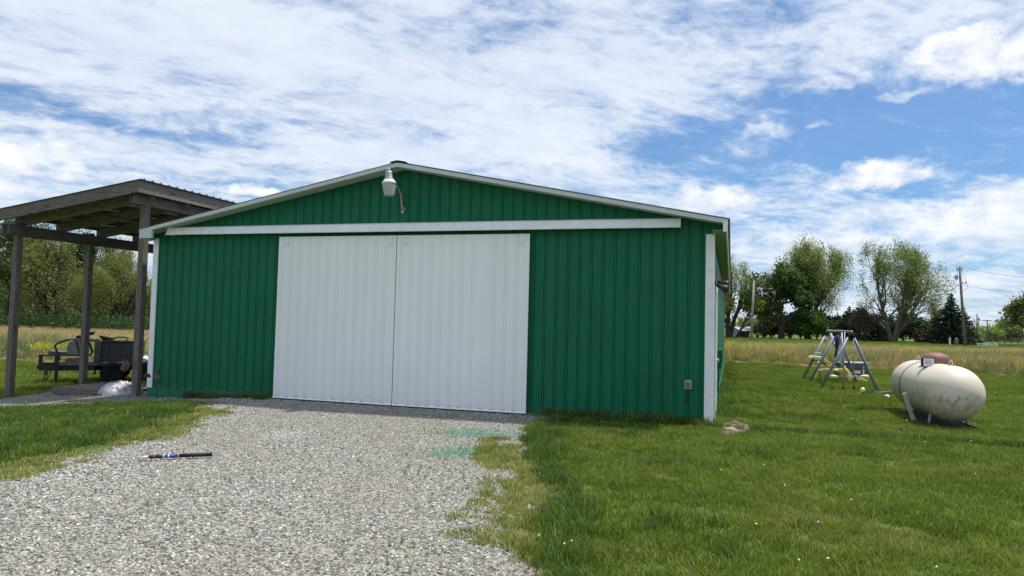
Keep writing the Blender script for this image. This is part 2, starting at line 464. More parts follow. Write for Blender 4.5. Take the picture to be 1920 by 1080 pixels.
# ------------------------------------------------------------------ mesh helpers
class MB:
    def __init__(s):
        s.v, s.f = [], []

    def add(s, vs, fs):
        o = len(s.v)
        s.v += [tuple(float(c) for c in p) for p in vs]
        s.f += [tuple(i + o for i in f) for f in fs]
        return s

    def box(s, a, b):
        (x0, y0, z0), (x1, y1, z1) = a, b
        return s.add([(x0, y0, z0), (x1, y0, z0), (x1, y1, z0), (x0, y1, z0), (x0, y0, z1), (x1, y0, z1), (x1, y1, z1), (x0, y1, z1)],
                     [(0, 3, 2, 1), (4, 5, 6, 7), (0, 1, 5, 4), (1, 2, 6, 5), (2, 3, 7, 6), (3, 0, 4, 7)])

    def prism(s, prof, axis, a, b):
        """closed profile (list of 2-D points) swept along axis from a to b; profile coords are the two other axes in order"""
        n = len(prof)
        def mk(t):
            r = []
            for p, q in prof:
                c = [p, q]
                c.insert(axis, t)
                r.append(c)
            return r
        vs = mk(a) + mk(b)
        fs = [(i, (i + 1) % n, (i + 1) % n + n, i + n) for i in range(n)]
        fs += [tuple(range(n))[::-1], tuple(range(n, 2 * n))]
        return s.add(vs, fs)

    def beam(s, p, q, w, h, up=(0, 0, 1)):
        p, q = Vector(p), Vector(q)
        d = (q - p).normalized()
        upv = Vector(up)
        if abs(d.dot(upv)) > 0.95:
            upv = Vector((0, 1, 0))
        r = d.cross(upv).normalized()
        t = r.cross(d)
        vs = []
        for c in (p, q):
            for a, b in ((-1, -1), (1, -1), (1, 1), (-1, 1)):
                vs.append(c + r * (a * w / 2) + t * (b * h / 2))
        return s.add(vs, [(0, 3, 2, 1), (4, 5, 6, 7), (0, 1, 5, 4), (1, 2, 6, 5), (2, 3, 7, 6), (3, 0, 4, 7)])

    def tube(s, pts, r, n=8, cap=True):
        pts = [Vector(p) for p in pts]
        rs = r if isinstance(r, (list, tuple)) else [r] * len(pts)
        rings = []
        last = None
        for i, p in enumerate(pts):
            d = (pts[min(i + 1, len(pts) - 1)] - pts[max(i - 1, 0)]).normalized()
            a = Vector((0, 0, 1)) if abs(d.z) < 0.9 else Vector((1, 0, 0))
            if last is not None:
                x = (last - d * last.dot(d))
                x = x.normalized() if x.length > 1e-4 else d.cross(a).normalized()
            else:
                x = d.cross(a).normalized()
            last = x
            y = d.cross(x)
            rings.append([p + (x * math.cos(2 * math.pi * k / n) + y * math.sin(2 * math.pi * k / n)) * rs[i] for k in range(n)])
        vs = [v for rg in rings for v in rg]
        fs = []
        for i in range(len(rings) - 1):
            for k in range(n):
                fs.append((i * n + k, i * n + (k + 1) % n, (i + 1) * n + (k + 1) % n, (i + 1) * n + k))
        if cap:
            fs.append(tuple(range(n))[::-1])
            fs.append(tuple(range((len(rings) - 1) * n, len(rings) * n)))
        return s.add(vs, fs)

    def lathe(s, prof, c=(0, 0, 0), n=20, M=None):
        """profile of (radius, z) about the z axis"""
        vs, fs = [], []
        for r, z in prof:
            for k in range(n):
                a = 2 * math.pi * k / n
                p = Vector((r * math.cos(a), r * math.sin(a), z))
                if M is not None:
                    p = M @ p
                vs.append(p + Vector(c))
        for i in range(len(prof) - 1):
            for k in range(n):
                fs.append((i * n + k, i * n + (k + 1) % n, (i + 1) * n + (k + 1) % n, (i + 1) * n + k))
        if prof[0][0] > 1e-6:
            fs.append(tuple(range(n))[::-1])
        if prof[-1][0] > 1e-6:
            fs.append(tuple(range((len(prof) - 1) * n, len(prof) * n)))
        return s.add(vs, fs)

    def build(s, name, mat, parent=None, smooth=False, bevel=0.0):
        me = bpy.data.meshes.new(name)
        me.from_pydata(s.v, [], s.f)
        me.validate()
        me.materials.append(mat)
        if smooth:
            me.polygons.foreach_set('use_smooth', [True] * len(me.polygons))
        me.update()
        o = bpy.data.objects.new(name, me)
        C.objects.link(o)
        if parent is not None:
            o.parent = parent
        bm = bmesh.new()
        bm.from_mesh(me)
        bmesh.ops.recalc_face_normals(bm, faces=bm.faces)
        if bevel:
            bmesh.ops.bevel(bm, geom=[e for e in bm.edges], offset=bevel, segments=1, affect='EDGES', clamp_overlap=True)
        bm.to_mesh(me)
        bm.free()
        return o


def tag(o, label=None, cat=None, group=None, kind=None):
    if label: o['label'] = label
    if cat: o['category'] = cat
    if group: o['group'] = group
    if kind: o['kind'] = kind
    return o


def thing(name, label, cat, loc=(0, 0, 0), rz=0.0, group=None):
    o = bpy.data.objects.new(name, None)
    o.empty_display_size = 0.3
    C.objects.link(o)
    o.location = tuple(float(c) for c in loc)
    o.rotation_euler = (0, 0, rz)
    return tag(o, label, cat, group)


def share(src, parent=None, loc=None, rot=None, scl=None):
    c = src.copy()
    C.objects.link(c)
    if parent is not None: c.parent = parent
    if loc is not None: c.location = loc
    if rot is not None: c.rotation_euler = rot
    if scl is not None: c.scale = scl
    return c


def np_mesh(name, V, Fq, mat, parent=None):
    me = bpy.data.meshes.new(name)
    V = np.asarray(V, np.float32); Fq = np.asarray(Fq, np.int32)
    k = Fq.shape[1]
    me.vertices.add(len(V)); me.vertices.foreach_set('co', V.ravel())
    me.loops.add(Fq.size); me.loops.foreach_set('vertex_index', Fq.ravel())
    me.polygons.add(len(Fq)); me.polygons.foreach_set('loop_start', np.arange(0, Fq.size, k, dtype=np.int32))
    me.update(calc_edges=True)
    me.materials.append(mat)
    o = bpy.data.objects.new(name, me)
    if parent is not False:
        C.objects.link(o)
        if parent is not None:
            o.parent = parent
    return o


rng = np.random.default_rng(11)
random.seed(11)

# ------------------------------------------------------------------ ground shapes (world x, y)
DRIVE = [(0.21, 3.0), (0.27, 4.62), (0.25, 5.27), (0.22, 5.98), (0.30, 6.71), (0.26, 7.91), (0.18, 8.86), (0.24, 10.33), (0.38, 11.13), (0.72, 11.84), (1.15, 12.22),
         (0.9, 12.7), (-4.4, 14.2), (-7.4, 15.2), (-8.4, 17.4), (-9.8, 19.0), (-11.0, 17.2), (-10.9, 15.4), (-11.6, 14.0), (-9.8, 13.0), (-8.45, 13.3), (-7.33, 13.75), (-6.0, 13.85), (-5.2, 13.2),
         (-4.95, 12.3), (-4.75, 11.5), (-4.65, 10.5), (-4.5, 9.2), (-4.6, 8.1), (-4.75, 7.3), (-4.9, 6.6), (-5.6, 5.0), (-5.5, 3.0)]
DRIVE = np.array(DRIVE)


def sdist(P, poly):
    """signed distance, positive inside"""
    P = np.asarray(P, float)
    x, y = P[:, 0], P[:, 1]
    ins = np.zeros(len(P), bool)
    dm = np.full(len(P), 1e9)
    n = len(poly)
    for i in range(n):
        a, b = poly[i], poly[(i + 1) % n]
        c = ((a[1] > y) != (b[1] > y)) & (x < (b[0] - a[0]) * (y - a[1]) / (b[1] - a[1] + 1e-12) + a[0])
        ins ^= c
        ab = b - a
        t = np.clip(((x - a[0]) * ab[0] + (y - a[1]) * ab[1]) / (ab @ ab), 0, 1)
        dm = np.minimum(dm, np.hypot(x - a[0] - t * ab[0], y - a[1] - t * ab[1]))
    return np.where(ins, dm, -dm)


def vnoise(x, y, s, seed=0):
    """smooth value noise 0..1"""
    r = np.random.default_rng(seed)
    G = r.random((257, 257))
    X, Y = np.asarray(x) * s + 1000.3, np.asarray(y) * s + 1000.7
    xi, yi = np.floor(X).astype(int), np.floor(Y).astype(int)
    fx, fy = X - xi, Y - yi
    fx, fy = fx * fx * (3 - 2 * fx), fy * fy * (3 - 2 * fy)
    g = lambda i, j: G[i % 256, j % 256]
    return (g(xi, yi) * (1 - fx) * (1 - fy) + g(xi + 1, yi) * fx * (1 - fy) + g(xi, yi + 1) * (1 - fx) * fy + g(xi + 1, yi + 1) * fx * fy)


def fnoise(x, y, s, seed=0, o=3):
    t = 0; a = 1; A = 0
    for i in range(o):
        t = t + a * vnoise(x, y, s * 2 ** i, seed + i); A += a; a *= 0.55
    return t / A


def drive_sd(P):
    return sdist(P, DRIVE) + (fnoise(P[:, 0], P[:, 1], 1.7, 5) - 0.5) * 0.42


def in_barn(P, m=0.0):
    u, v = uv_of(P[:, 0], P[:, 1])
    return (u > -8.2 - m) & (u < 3.1 + m) & (v > -0.02 - m) & (v < 22 + m)


def in_view(P, mx=0.10, near=3.6):
    """rough view cone with a margin, so that steps to the side still work"""
    x, y = P[:, 0], P[:, 1]
    t = x / np.maximum(y, 0.1)
    return (y > near) & (t > -0.74 - mx) & (t < 0.74 + mx)


# left field polygon limit and right field limit in world coordinates
def field_sd(P):
    """positive inside the unmown field"""
    x, y = P[:, 0], P[:, 1]
    u, v = uv_of(x, y)
    n = (fnoise(x, y, 0.25, 40) - 0.5) * 1.6
    left = np.where(u < -8.0, (v - 4.9 + 0.22 * (u + 12)) + n, -9)
    left = np.where((u < -8.0), (v - (7.2 + (u + 13) * -0.10)) + n, -9)
    # right: edge line from (10,32.5) to (17.4,24.8)
    right = np.where(u > -2, ((x - 10.0) * 0.60 + (y - 33.2) * 0.80) * 1.0 + n * 0.5, -9)
    right = np.where(u > -2, np.minimum(right, v - 14.0), -9)
    return np.maximum(left, right)


def ground_mat():
    m, T, b = new_mat('lawn_ground')
    pos = T.node('ShaderNodeNewGeometry').outputs['Position']
    n = T.noise(pos, 0.35, 6, 0.6)
    n2 = T.noise(pos, 9.0, 6, 0.65)
    c = T.mix(T.step(n, 0.35, 0.65), (0.085, 0.125, 0.026), (0.125, 0.165, 0.038))
    c = T.mix(T.m('MULTIPLY', T.step(n2, 0.4, 0.75), 0.6), c, (0.065, 0.085, 0.028))
    n3 = T.noise(pos, 0.9, 5, 0.6)
    c = T.mix(T.m('MULTIPLY', T.step(n3, 0.58, 0.75), 0.5), c, (0.15, 0.14, 0.06))
    T.put(b.inputs['Base Color'], c)
    b.inputs['Roughness'].default_value = 0.95
    b.inputs['Specular IOR Level'].default_value = 0.1
    bn = T.node('ShaderNodeBump')
    bn.inputs['Strength'].default_value = 0.8
    bn.inputs['Distance'].default_value = 0.03
    T.put(bn.inputs['Height'], T.noise(pos, 26, 5, 0.7))
    T.t.links.new(bn.outputs[0], b.inputs['Normal'])
    return m


def field_mat():
    m, T, b = new_mat('field_ground')
    pos = T.node('ShaderNodeNewGeometry').outputs['Position']
    x, y, z = T.sep(pos)
    v = T.xyz(T.m('MULTIPLY', x, 0.35), y, 0.0)
    n = T.noise(v, 0.22, 6, 0.6)
    c = T.ramp(n, [(0.3, (0.10, 0.13, 0.045)), (0.5, (0.34, 0.26, 0.14)), (0.7, (0.44, 0.34, 0.20))])
    n2 = T.noise(pos, 5.0, 6, 0.7)
    c = T.mix(T.m('MULTIPLY', n2, 0.5), c, (0.10, 0.11, 0.045))
    T.put(b.inputs['Base Color'], c)
    b.inputs['Roughness'].default_value = 0.95
    b.inputs['Specular IOR Level'].default_value = 0.1
    return m


def gravel_ground_mat():
    m, T, b = new_mat('packed_gravel')
    pos = T.node('ShaderNodeNewGeometry').outputs['Position']
    vo = T.node('ShaderNodeTexVoronoi')
    T.put(vo.inputs['Vector'], pos)
    vo.inputs['Scale'].default_value = 55
    g = T.sep(vo.outputs['Color'])[0]
    c = T.ramp(g, [(0.0, (0.05, 0.048, 0.042)), (0.4, (0.17, 0.162, 0.138)), (0.8, (0.34, 0.325, 0.28)), (1.0, (0.44, 0.41, 0.34))])
    n = T.noise(pos, 0.8, 6, 0.65)
    c = T.mix(T.m('MULTIPLY', T.step(n, 0.45, 0.7), 0.35), c, (0.20, 0.17, 0.125))
    T.put(b.inputs['Base Color'], c)
    b.inputs['Roughness'].default_value = 0.95
    b.inputs['Specular IOR Level'].default_value = 0.1
    bn = T.node('ShaderNodeBump')
    bn.inputs['Strength'].default_value = 1.0
    bn.inputs['Distance'].default_value = 0.012
    T.put(bn.inputs['Height'], T.m('MULTIPLY', vo.outputs['Distance'], -1.0))
    T.t.links.new(bn.outputs[0], b.inputs['Normal'])
    return m


def grid_sheet(name, xs, ys, off, mat, keep=None):
    X, Y = np.meshgrid(xs, ys)
    Z = hz(X, Y) + off
    V = np.stack([X.ravel(), Y.ravel(), Z.ravel()], 1)
    nx = len(xs)
    i, j = np.meshgrid(np.arange(len(ys) - 1), np.arange(nx - 1), indexing='ij')
    a = (i * nx + j).ravel()
    Fq = np.stack([a, a + 1, a + nx + 1, a + nx], 1)
    if keep is not None:
        cx = (V[Fq[:, 0], 0] + V[Fq[:, 2], 0]) / 2
        cy = (V[Fq[:, 0], 1] + V[Fq[:, 2], 1]) / 2
        k = keep(np.stack([cx, cy], 1))
        Fq = Fq[k]
        used = np.unique(Fq)
        mp = np.full(len(V), -1); mp[used] = np.arange(len(used))
        V = V[used]; Fq = mp[Fq]
    o = np_mesh(name, V, Fq, mat)
    o.data.polygons.foreach_set('use_smooth', [True] * len(o.data.polygons))
    return o


def spaced(a, b, s0, grow=1.12):
    r = [0.0]; s = s0
    while r[-1] < max(abs(a), abs(b)):
        r.append(r[-1] + s)
        if r[-1] > 30: s *= grow
    r = np.array(r)
    return np.concatenate([-r[(r > 0) & (r <= abs(a))][::-1], r[r <= abs(b)]])


gx = spaced(-3500, 3500, 1.0, 1.18); gy = spaced(-600, 4200, 1.0, 1.18)
tag(grid_sheet('ground', gx, gy, 0.0, ground_mat()), kind='structure')
o = grid_sheet('gravel_driveway', np.arange(-13, 2.0, 0.12), np.arange(2.6, 20, 0.12), 0.006, gravel_ground_mat(), lambda P: (drive_sd(P) > -0.02) & ~in_barn(P, -0.3))
tag(o, kind='structure')
o = grid_sheet('field', np.arange(-120, 140, 1.0), np.arange(16, 84, 1.0), 0.012, field_mat(),
               lambda P: (field_sd(P) > 0) & ~in_barn(P, 1.0) & ((P[:, 0] < 0) | (P[:, 1] < 68)) & ((P[:, 0] > 0) | (P[:, 1] < 84)))
tag(o, kind='structure')

# far gravel lane on the right
mb = MB()
pts = [((1735, 636), 128), ((1752, 639), 116), ((1775, 644.5), 104), ((1800, 648), 98), ((1850, 650), 100)]
L = []
for (p, q), d in pts:
    a = at(p, q, d)
    L.append((a[0], a[1]))
lane = [(56.0, 128.0), (60.5, 112.0), (65.0, 103.0), (74.0, 100.0), (110.0, 99.0), (160.0, 97.0)]
vs = []
for i, (x, y) in enumerate(lane):
    w = 1.9
    vs += [(x - w * 0.5, y - w, 0.03 + float(hz(x, y))), (x + w * 0.5, y + w, 0.03 + float(hz(x, y)))]
mb.add(vs, [(2 * i, 2 * i + 1, 2 * i + 3, 2 * i + 2) for i in range(len(lane) - 1)])
tag(mb.build('road', ROADM), kind='structure')

# ------------------------------------------------------------------ barn
barn = thing('pole_barn', 'long green metal-sided pole barn with white sliding doors and a low gable', 'barn', P0, -YAW)
UL, UR, UC = -8.19, 3.06, -2.5
SL = 0.198


def roof_under(u):
    return 4.385 - SL * abs(u - UC)


def rib_profile(u0, u1, phase, depth=0.016, hw=0.0065, gap=0.038, pitch=0.2032, extra=()):
    """open polyline (u, v) of a metal sheet: pairs of narrow pressed grooves"""
    cs = []
    k = math.ceil((u0 - phase + 0.03) / pitch)
    while phase + k * pitch < u1 - 0.03:
        c = phase + k * pitch
        cs += [c - gap / 2, c + gap / 2]
        k += 1
    for e in extra:
        cs.append(e)
    cs = sorted(c for c in cs if u0 + 0.012 < c < u1 - 0.012)
    pts = [(u0, 0.0)]
    for c in cs:
        pts += [(c - hw, 0.0), (c - hw * 0.35, depth), (c + hw * 0.35, depth), (c + hw, 0.0)]
    pts.append((u1, 0.0))
    return pts


def sheet_front(name, mat, parent, u0, u1, zb, ztf, v0, phase=0.02, thick=0.004, **kw):
    """vertical siding sheet facing -v; zb number, ztf function of u"""
    pr = rib_profile(u0, u1, phase, **kw)
    if u0 < UC < u1 and callable(ztf):
        pr = sorted(pr + [(UC, 0.0)]) if all(abs(p[0] - UC) > 0.01 for p in pr) else pr
    vs, fs = [], []
    for u, v in pr:
        zt = ztf(u) if callable(ztf) else ztf
        z0 = zb(u) if callable(zb) else zb
        vs += [(u, v0 + v, z0), (u, v0 + v, zt)]
    n = len(pr)
    for i in range(n - 1):
        fs.append((2 * i, 2 * i + 2, 2 * i + 3, 2 * i + 1))
    # back and rim give the sheet its thickness
    o = len(vs)
    for u, v in pr:
        zt = ztf(u) if callable(ztf) else ztf
        z0 = zb(u) if callable(zb) else zb
        vs += [(u, v0 + v + thick, z0), (u, v0 + v + thick, zt)]
    for i in range(n - 1):
        fs.append((o + 2 * i, o + 2 * i + 1, o + 2 * i + 3, o + 2 * i + 2))
        fs.append((2 * i, o + 2 * i, o + 2 * i + 2, 2 * i + 2))
    fs.append((0, 1, o + 1, o)); fs.append((2 * n - 2, o + 2 * n - 2, o + 2 * n - 1, 2 * n - 1))
    mb = MB(); mb.add(vs, fs)
    me = bpy.data.meshes.new(name)
    me.from_pydata(mb.v, [], mb.f); me.materials.append(mat); me.update()
    ob = bpy.data.objects.new(name, me); C.objects.link(ob); ob.parent = parent
    return ob


u = UL
k = 0
edges = [UL]
while edges[-1] < UR - 0.5:
    edges.append(edges[-1] + 0.8128)
edges[-1] = UR
zfoot = lambda u_: 0.065 - 0.005 * (u_ + 8.2) if u_ < -5 else 0.035
for i in range(len(edges) - 1):
    a, b = edges[i], edges[i + 1]
    v0 = 0.0 if i % 2 else 0.0025
    ph = UL + 0.10
    if b <= -5.0 or a >= -0.1:
        sheet_front('siding_panel', GREEN, barn, a - 0.01, b + 0.01, zfoot, roof_under, v0, ph)
    elif a < -5.10 < b:
        sheet_front('siding_panel', GREEN, barn, a - 0.01, -5.06, zfoot, roof_under, v0, ph)
        sheet_front('siding_panel', GREEN, barn, -5.062, b + 0.01, 3.12, roof_under, v0, ph)
    elif a < -0.04 < b:
        sheet_front('siding_panel', GREEN, barn, a - 0.01, -0.08, 3.12, roof_under, v0, ph)
        sheet_front('siding_panel', GREEN, barn, -0.082, b + 0.01, zfoot, roof_under, v0, ph)
    else:
        sheet_front('siding_panel', GREEN, barn, a - 0.01, b + 0.01, 3.12, roof_under, v0, ph)

SCREW = plain('painted_screw', (0.02, 0.10, 0.06), 0.45)
for zrow in (0.16, 0.75, 1.35, 1.95, 2.55, 3.05):
    mb = MB(); uu = UL + 0.19
    while uu < UR - 0.16:
        if not (-5.15 < uu < 0.0):
            mb.box((uu - 0.006, -0.007, zrow - 0.006), (uu + 0.006, -0.0005, zrow + 0.006))
        uu += 0.2032
    tag(mb.build('screw_row', SCREW, barn), kind='stuff')

# long side walls and rear wall (simple ribs)
def side_sheet(u0, v0, v1, sgn):
    pr = rib_profile(v0, v1, v0 + 0.1, pitch=0.2032)
    vs, fs = [], []
    for v, d in pr:
        vs += [(u0 - sgn * d, v, 0.0 if sgn > 0 else -0.1), (u0 - sgn * d, v, 3.24)]
    for i in range(len(pr) - 1):
        fs.append((2 * i, 2 * i + 2, 2 * i + 3, 2 * i + 1))
    me = bpy.data.meshes.new('siding_panel'); me.from_pydata(vs, [], fs); me.materials.append(GREEN); me.update()
    ob = bpy.data.objects.new('siding_panel', me); C.objects.link(ob); ob.parent = barn


for i in range(27):
    side_sheet(UR - 0.004, 0.02 + i * 0.813, 0.02 + (i + 1) * 0.813, 1)
    side_sheet(UL + 0.004, 0.02 + i * 0.813, 0.02 + (i + 1) * 0.813, -1)
BV = 21.97
mb = MB(); mb.add([(UL, BV, -0.1), (UR, BV, 0), (UR, BV, roof_under(UR)), (UC, BV, roof_under(UC)), (UL, BV, roof_under(UL))], [(0, 1, 2, 3, 4)])
mb.build('rear_wall', GREEN, barn)
# interior floor; the dark behind the door gap is a painted sheet
MB().box((UL + 0.05, 0.05, -0.12), (UR - 0.05, BV - 0.05, 0.0)).build('floor_slab', plain('barn_floor', (0.16, 0.15, 0.14), 0.9), barn)

# roof: ribbed metal sheets, ribs running down the slope
def roof_sheet(side):
    v0, v1 = -0.35, 22.25
    e = UC + side * 5.82
    prof = []
    v = v0
    while v < v1:
        prof += [(v, 0), (v + 0.09, 0), (v + 0.105, 0.022), (v + 0.125, 0.022), (v + 0.14, 0), ]
        v += 0.23
    prof.append((v1, 0))
    zr, ze = 4.475, 4.475 - SL * 5.82
    vs, fs = [], []
    for dz in (0, -0.02):
        for (vv, h) in prof:
            vs += [(UC, vv, zr + h + dz), (e, vv, ze + h + dz)]
    n = len(prof)
    for i in range(n - 1):
        fs.append((2 * i, 2 * i + 2, 2 * i + 3, 2 * i + 1))
        o2 = 2 * n
        fs.append((o2 + 2 * i, o2 + 2 * i + 1, o2 + 2 * i + 3, o2 + 2 * i + 2))
        fs.append((2 * i + 1, 2 * i + 3, o2 + 2 * i + 3, o2 + 2 * i + 1))
    fs.append((0, 1, 2 * n + 1, 2 * n))
    MB().add(vs, fs).build('roof', ROOFM, barn)


roof_sheet(-1); roof_sheet(1)
mb = MB()
mb.prism([(UC - 0.16, 4.475 - SL * 0.16 + 0.028), (UC, 4.500), (UC + 0.16, 4.475 - SL * 0.16 + 0.028), (UC, 4.49)], 1, -0.37, 22.27)
mb.build('ridge_cap', ROOFM, barn)
# rake trim and soffit along both slopes
for side in (-1, 1):
    e = UC + side * 5.79
    def q(u_, dz): return 4.455 - SL * abs(u_ - UC) + dz
    mb = MB(); n = 2
    a, b = UC, e
    # fascia board
    mb.add([(a, -0.352, q(a, 0)), (b, -0.352, q(b, 0)), (b, -0.352, q(b, -0.068)), (a, -0.352, q(a, -0.068)),
            (a, -0.325, q(a, 0)), (b, -0.325, q(b, 0)), (b, -0.325, q(b, -0.068)), (a, -0.325, q(a, -0.068))],
           [(0, 1, 2, 3), (4, 7, 6, 5), (3, 2, 6, 7), (0, 4, 5, 1), (1, 5, 6, 2), (0, 3, 7, 4)])
    mb.build('rake_board', RAKE, barn)
    mb = MB()
    mb.add([(a, -0.324, q(a, -0.062)), (b, -0.324, q(b, -0.062)), (b, -0.005, q(b, -0.062)), (a, -0.005, q(a, -0.062)),
            (a, -0.324, q(a, -0.05)), (b, -0.324, q(b, -0.05)), (b, -0.005, q(b, -0.05)), (a, -0.005, q(a, -0.05))],
           [(0, 1, 2, 3), (4, 7, 6, 5), (0, 4, 5, 1), (1, 5, 6, 2), (2, 6, 7, 3), (3, 7, 4, 0)])
    mb.build('rake_soffit', SOFFIT_G, barn)
# eave fascia + soffit, right and left
for side, uw in ((1, UR), (-1, UL)):
    e = UC + side * 5.78
    MB().box((min(e, e - side * 0.025), -0.345, 3.125), (max(e, e - side * 0.025), 22.2, 3.30)).build('eave_fascia', WHITE_TRIM, barn)
    lo, hi = sorted((uw + side * 0.006, e - side * 0.027))
    for i in range(14):
        a = -0.34 + i * 1.61
        MB().box((lo, a + 0.003, 3.132), (hi, a + 1.604, 3.145)).build('soffit_panel', SOFFIT, barn)
# boxed eave return at the left end, small cap at the right end
MB().box((-8.275, -0.358, 3.135), (-7.97, -0.30, 3.225)).build('eave_return', RAKE, barn)
MB().add([(-7.97, -0.357, 3.14), (-7.97, -0.30, 3.14), (-7.97, -0.357, 3.30), (-7.97, -0.30, 3.30), (-8.27, -0.357, 3.225), (-8.27, -0.30, 3.225), (-8.27, -0.357, 3.245), (-8.27, -0.30, 3.245), (-7.97, -0.357, 3.228), (-7.97, -0.30, 3.228)],
         [(8, 2, 6, 4), (9, 5, 7, 3), (4, 6, 7, 5), (2, 8, 9, 3), (8, 4, 5, 9)]).build('eave_return', RAKE, barn)
MB().box((3.215, -0.358, 3.115), (3.285, -0.30, 3.27)).build('eave_return', WHITE_TRIM, barn)
MB().box((3.05, -0.30, 3.12), (3.25, -0.01, 3.131)).build('eave_return', SOFFIT, barn)
# green infill between wall top and roof overhang at the corners
for a, b in ((UR - 0.02, 3.24), (-8.25, UL + 0.02)):
    MB().add([(a, -0.008, 3.13), (b, -0.008, 3.13), (b, -0.008, roof_under(b)), (a, -0.008, roof_under(a))] + [(a, 0.01, 3.13), (b, 0.01, 3.13), (b, 0.01, roof_under(b)), (a, 0.01, roof_under(a))],
             [(0, 1, 2, 3), (4, 7, 6, 5), (0, 4, 5, 1), (1, 5, 6, 2), (3, 2, 6, 7), (0, 3, 7, 4)]).build('corner_infill', GREEN_TRIM, barn)

# corner trims
MB().prism([(-8.225, -0.022), (-8.10, -0.022), (-8.10, 0.0), (-8.205, 0.0), (-8.205, 0.12), (-8.225, 0.12)], 2, 0.05, 3.165).build('corner_trim', WHITE_TRIM, barn)
MB().prism([(2.945, -0.024), (3.085, -0.024), (3.085, 0.13), (3.065, 0.13), (3.065, 0.0), (2.945, 0.0)], 2, 0.03, 3.12).build('corner_trim', WHITE_TRIM, barn)

# skirt boards low on the front
MB().add([(-8.20, -0.03, -0.17), (-5.12, -0.03, -0.03), (-5.12, -0.03, 0.052), (-8.20, -0.03, 0.07), (-8.20, 0.0, -0.17), (-5.12, 0.0, -0.03), (-5.12, 0.0, 0.052), (-8.20, 0.0, 0.07)],
         [(0, 1, 2, 3), (4, 7, 6, 5), (3, 2, 6, 7), (0, 4, 5, 1), (0, 3, 7, 4), (1, 5, 6, 2)]).build('skirt_board', GREEN_TRIM, barn)
MB().add([(-7.1, -0.075, 0.02), (-5.12, -0.075, 0.0), (-5.12, -0.031, 0.0), (-7.1, -0.031, 0.02), (-7.1, -0.075, 0.032), (-5.12, -0.075, 0.012), (-5.12, -0.031, 0.012), (-7.1, -0.031, 0.032)],
         [(0, 1, 2, 3), (4, 7, 6, 5), (0, 4, 5, 1), (1, 5, 6, 2), (2, 6, 7, 3), (3, 7, 4, 0)]).build('drip_ledge', GREEN_TRIM, barn)
MB().box((-0.06, -0.028, -0.05), (2.94, -0.001, 0.045)).build('skirt_board', GREEN_TRIM, barn)
MB().box((3.066, 0.14, -0.06), (3.09, 21.9, 0.16)).build('skirt_board', GREEN_TRIM, barn)

# sliding doors
def door(u0, u1, zb0, zb1, lean):
    d = MB().box((u0 + 0.03, -0.072, 0.06), (u1 - 0.03, -0.03, 3.12)).build('sliding_door', WHITE, barn)
    n = 3
    w = (u1 - u0) / n
    for i in range(n):
        a, b = u0 + i * w, u0 + (i + 1) * w
        sheet_front('door_panel', WHITE, d, a, b + 0.004, 0.055, 3.155, -0.10 - 0.002 * (i % 2), u0 + 0.09, thick=0.02, depth=0.009, hw=0.005)
    # bottom rail with its crimped fixings
    bl = MB().add([(u0, -0.125, zb0), (u1, -0.125, zb1), (u1, -0.106, 0.062), (u0, -0.106, 0.062), (u0, -0.06, zb0), (u1, -0.06, zb1), (u1, -0.06, 0.062), (u0, -0.06, 0.062)],
                  [(0, 1, 2, 3), (4, 7, 6, 5), (3, 2, 6, 7), (0, 4, 5, 1), (0, 3, 7, 4), (1, 5, 6, 2)]).build('bottom_rail', WHITE_TRIM, d)
    mb = MB()
    a = u0 + 0.07
    while a < u1 - 0.05:
        for dx in (0.0, 0.05):
            mb.box((a + dx - 0.008, -0.1185, 0.064), (a + dx + 0.008, -0.103, 0.071))
        a += 0.2032
    tag(mb.build('fixing', DKGREY, d), kind='stuff')
    for hu in (u0 + 0.17, u1 - 0.13):
        mb = MB()
        prof = [(hu - 0.05, 3.155), (hu - 0.05, 2.99), (hu - 0.03, 2.965), (hu + 0.03, 2.965), (hu + 0.05, 2.99), (hu + 0.05, 3.155)]
        mb.prism(prof, 1, -0.1125, -0.1065)
        mb.build('hanger_plate', WHITE_TRIM, d)
        mb = MB(); mb.lathe([(0.0, 0.0), (0.007, 0.0), (0.007, 0.006), (0.0, 0.008)], (hu, -0.113, 3.0), 8, Matrix.Rotation(R(90), 3, 'X'))
        mb.build('bolt', GREYM, d)
    return d


door(-5.115, -2.592, 0.035, 0.03, 0)
door(-2.572, -0.03, 0.03, 0.035, 0)
MB().box((-5.06, 0.01, 0.0), (-0.08, 0.03, 3.10)).build('opening_dark_sheet', plain('painted_interior_dark', (0.02, 0.02, 0.02), 0.9), barn)  # near-black sheet painting the unlit interior behind the doors

# track cover
prof = [(-0.004, 3.405), (-0.15, 3.365), (-0.192, 3.225), (-0.184, 3.215), (-0.142, 3.35), (-0.004, 3.385)]
mb = MB()
n = len(prof)
vs = []
for (uu, cut) in ((-7.79, 0.10), (2.548, 0.0)):
    for (v, z) in prof:
        vs.append((uu + cut * max(0, (z - 3.215)) / 0.19 , v, z))
mb.add(vs, [(i, (i + 1) % n, (i + 1) % n + n, i + n) for i in range(n)] + [tuple(range(n)), tuple(range(n, 2 * n))[::-1]])
mb.build('track_cover', WHITE_TRIM, barn)
MB().prism([(-7.69, 3.395), (-7.74, 3.33), (-7.785, 3.222), (-7.69, 3.222)], 1, -0.18, -0.01).build('track_end_cap', WHITE_TRIM, barn)
MB().box((-7.6, -0.10, 3.235), (2.5, -0.06, 3.28)).build('door_track', GALV, barn)

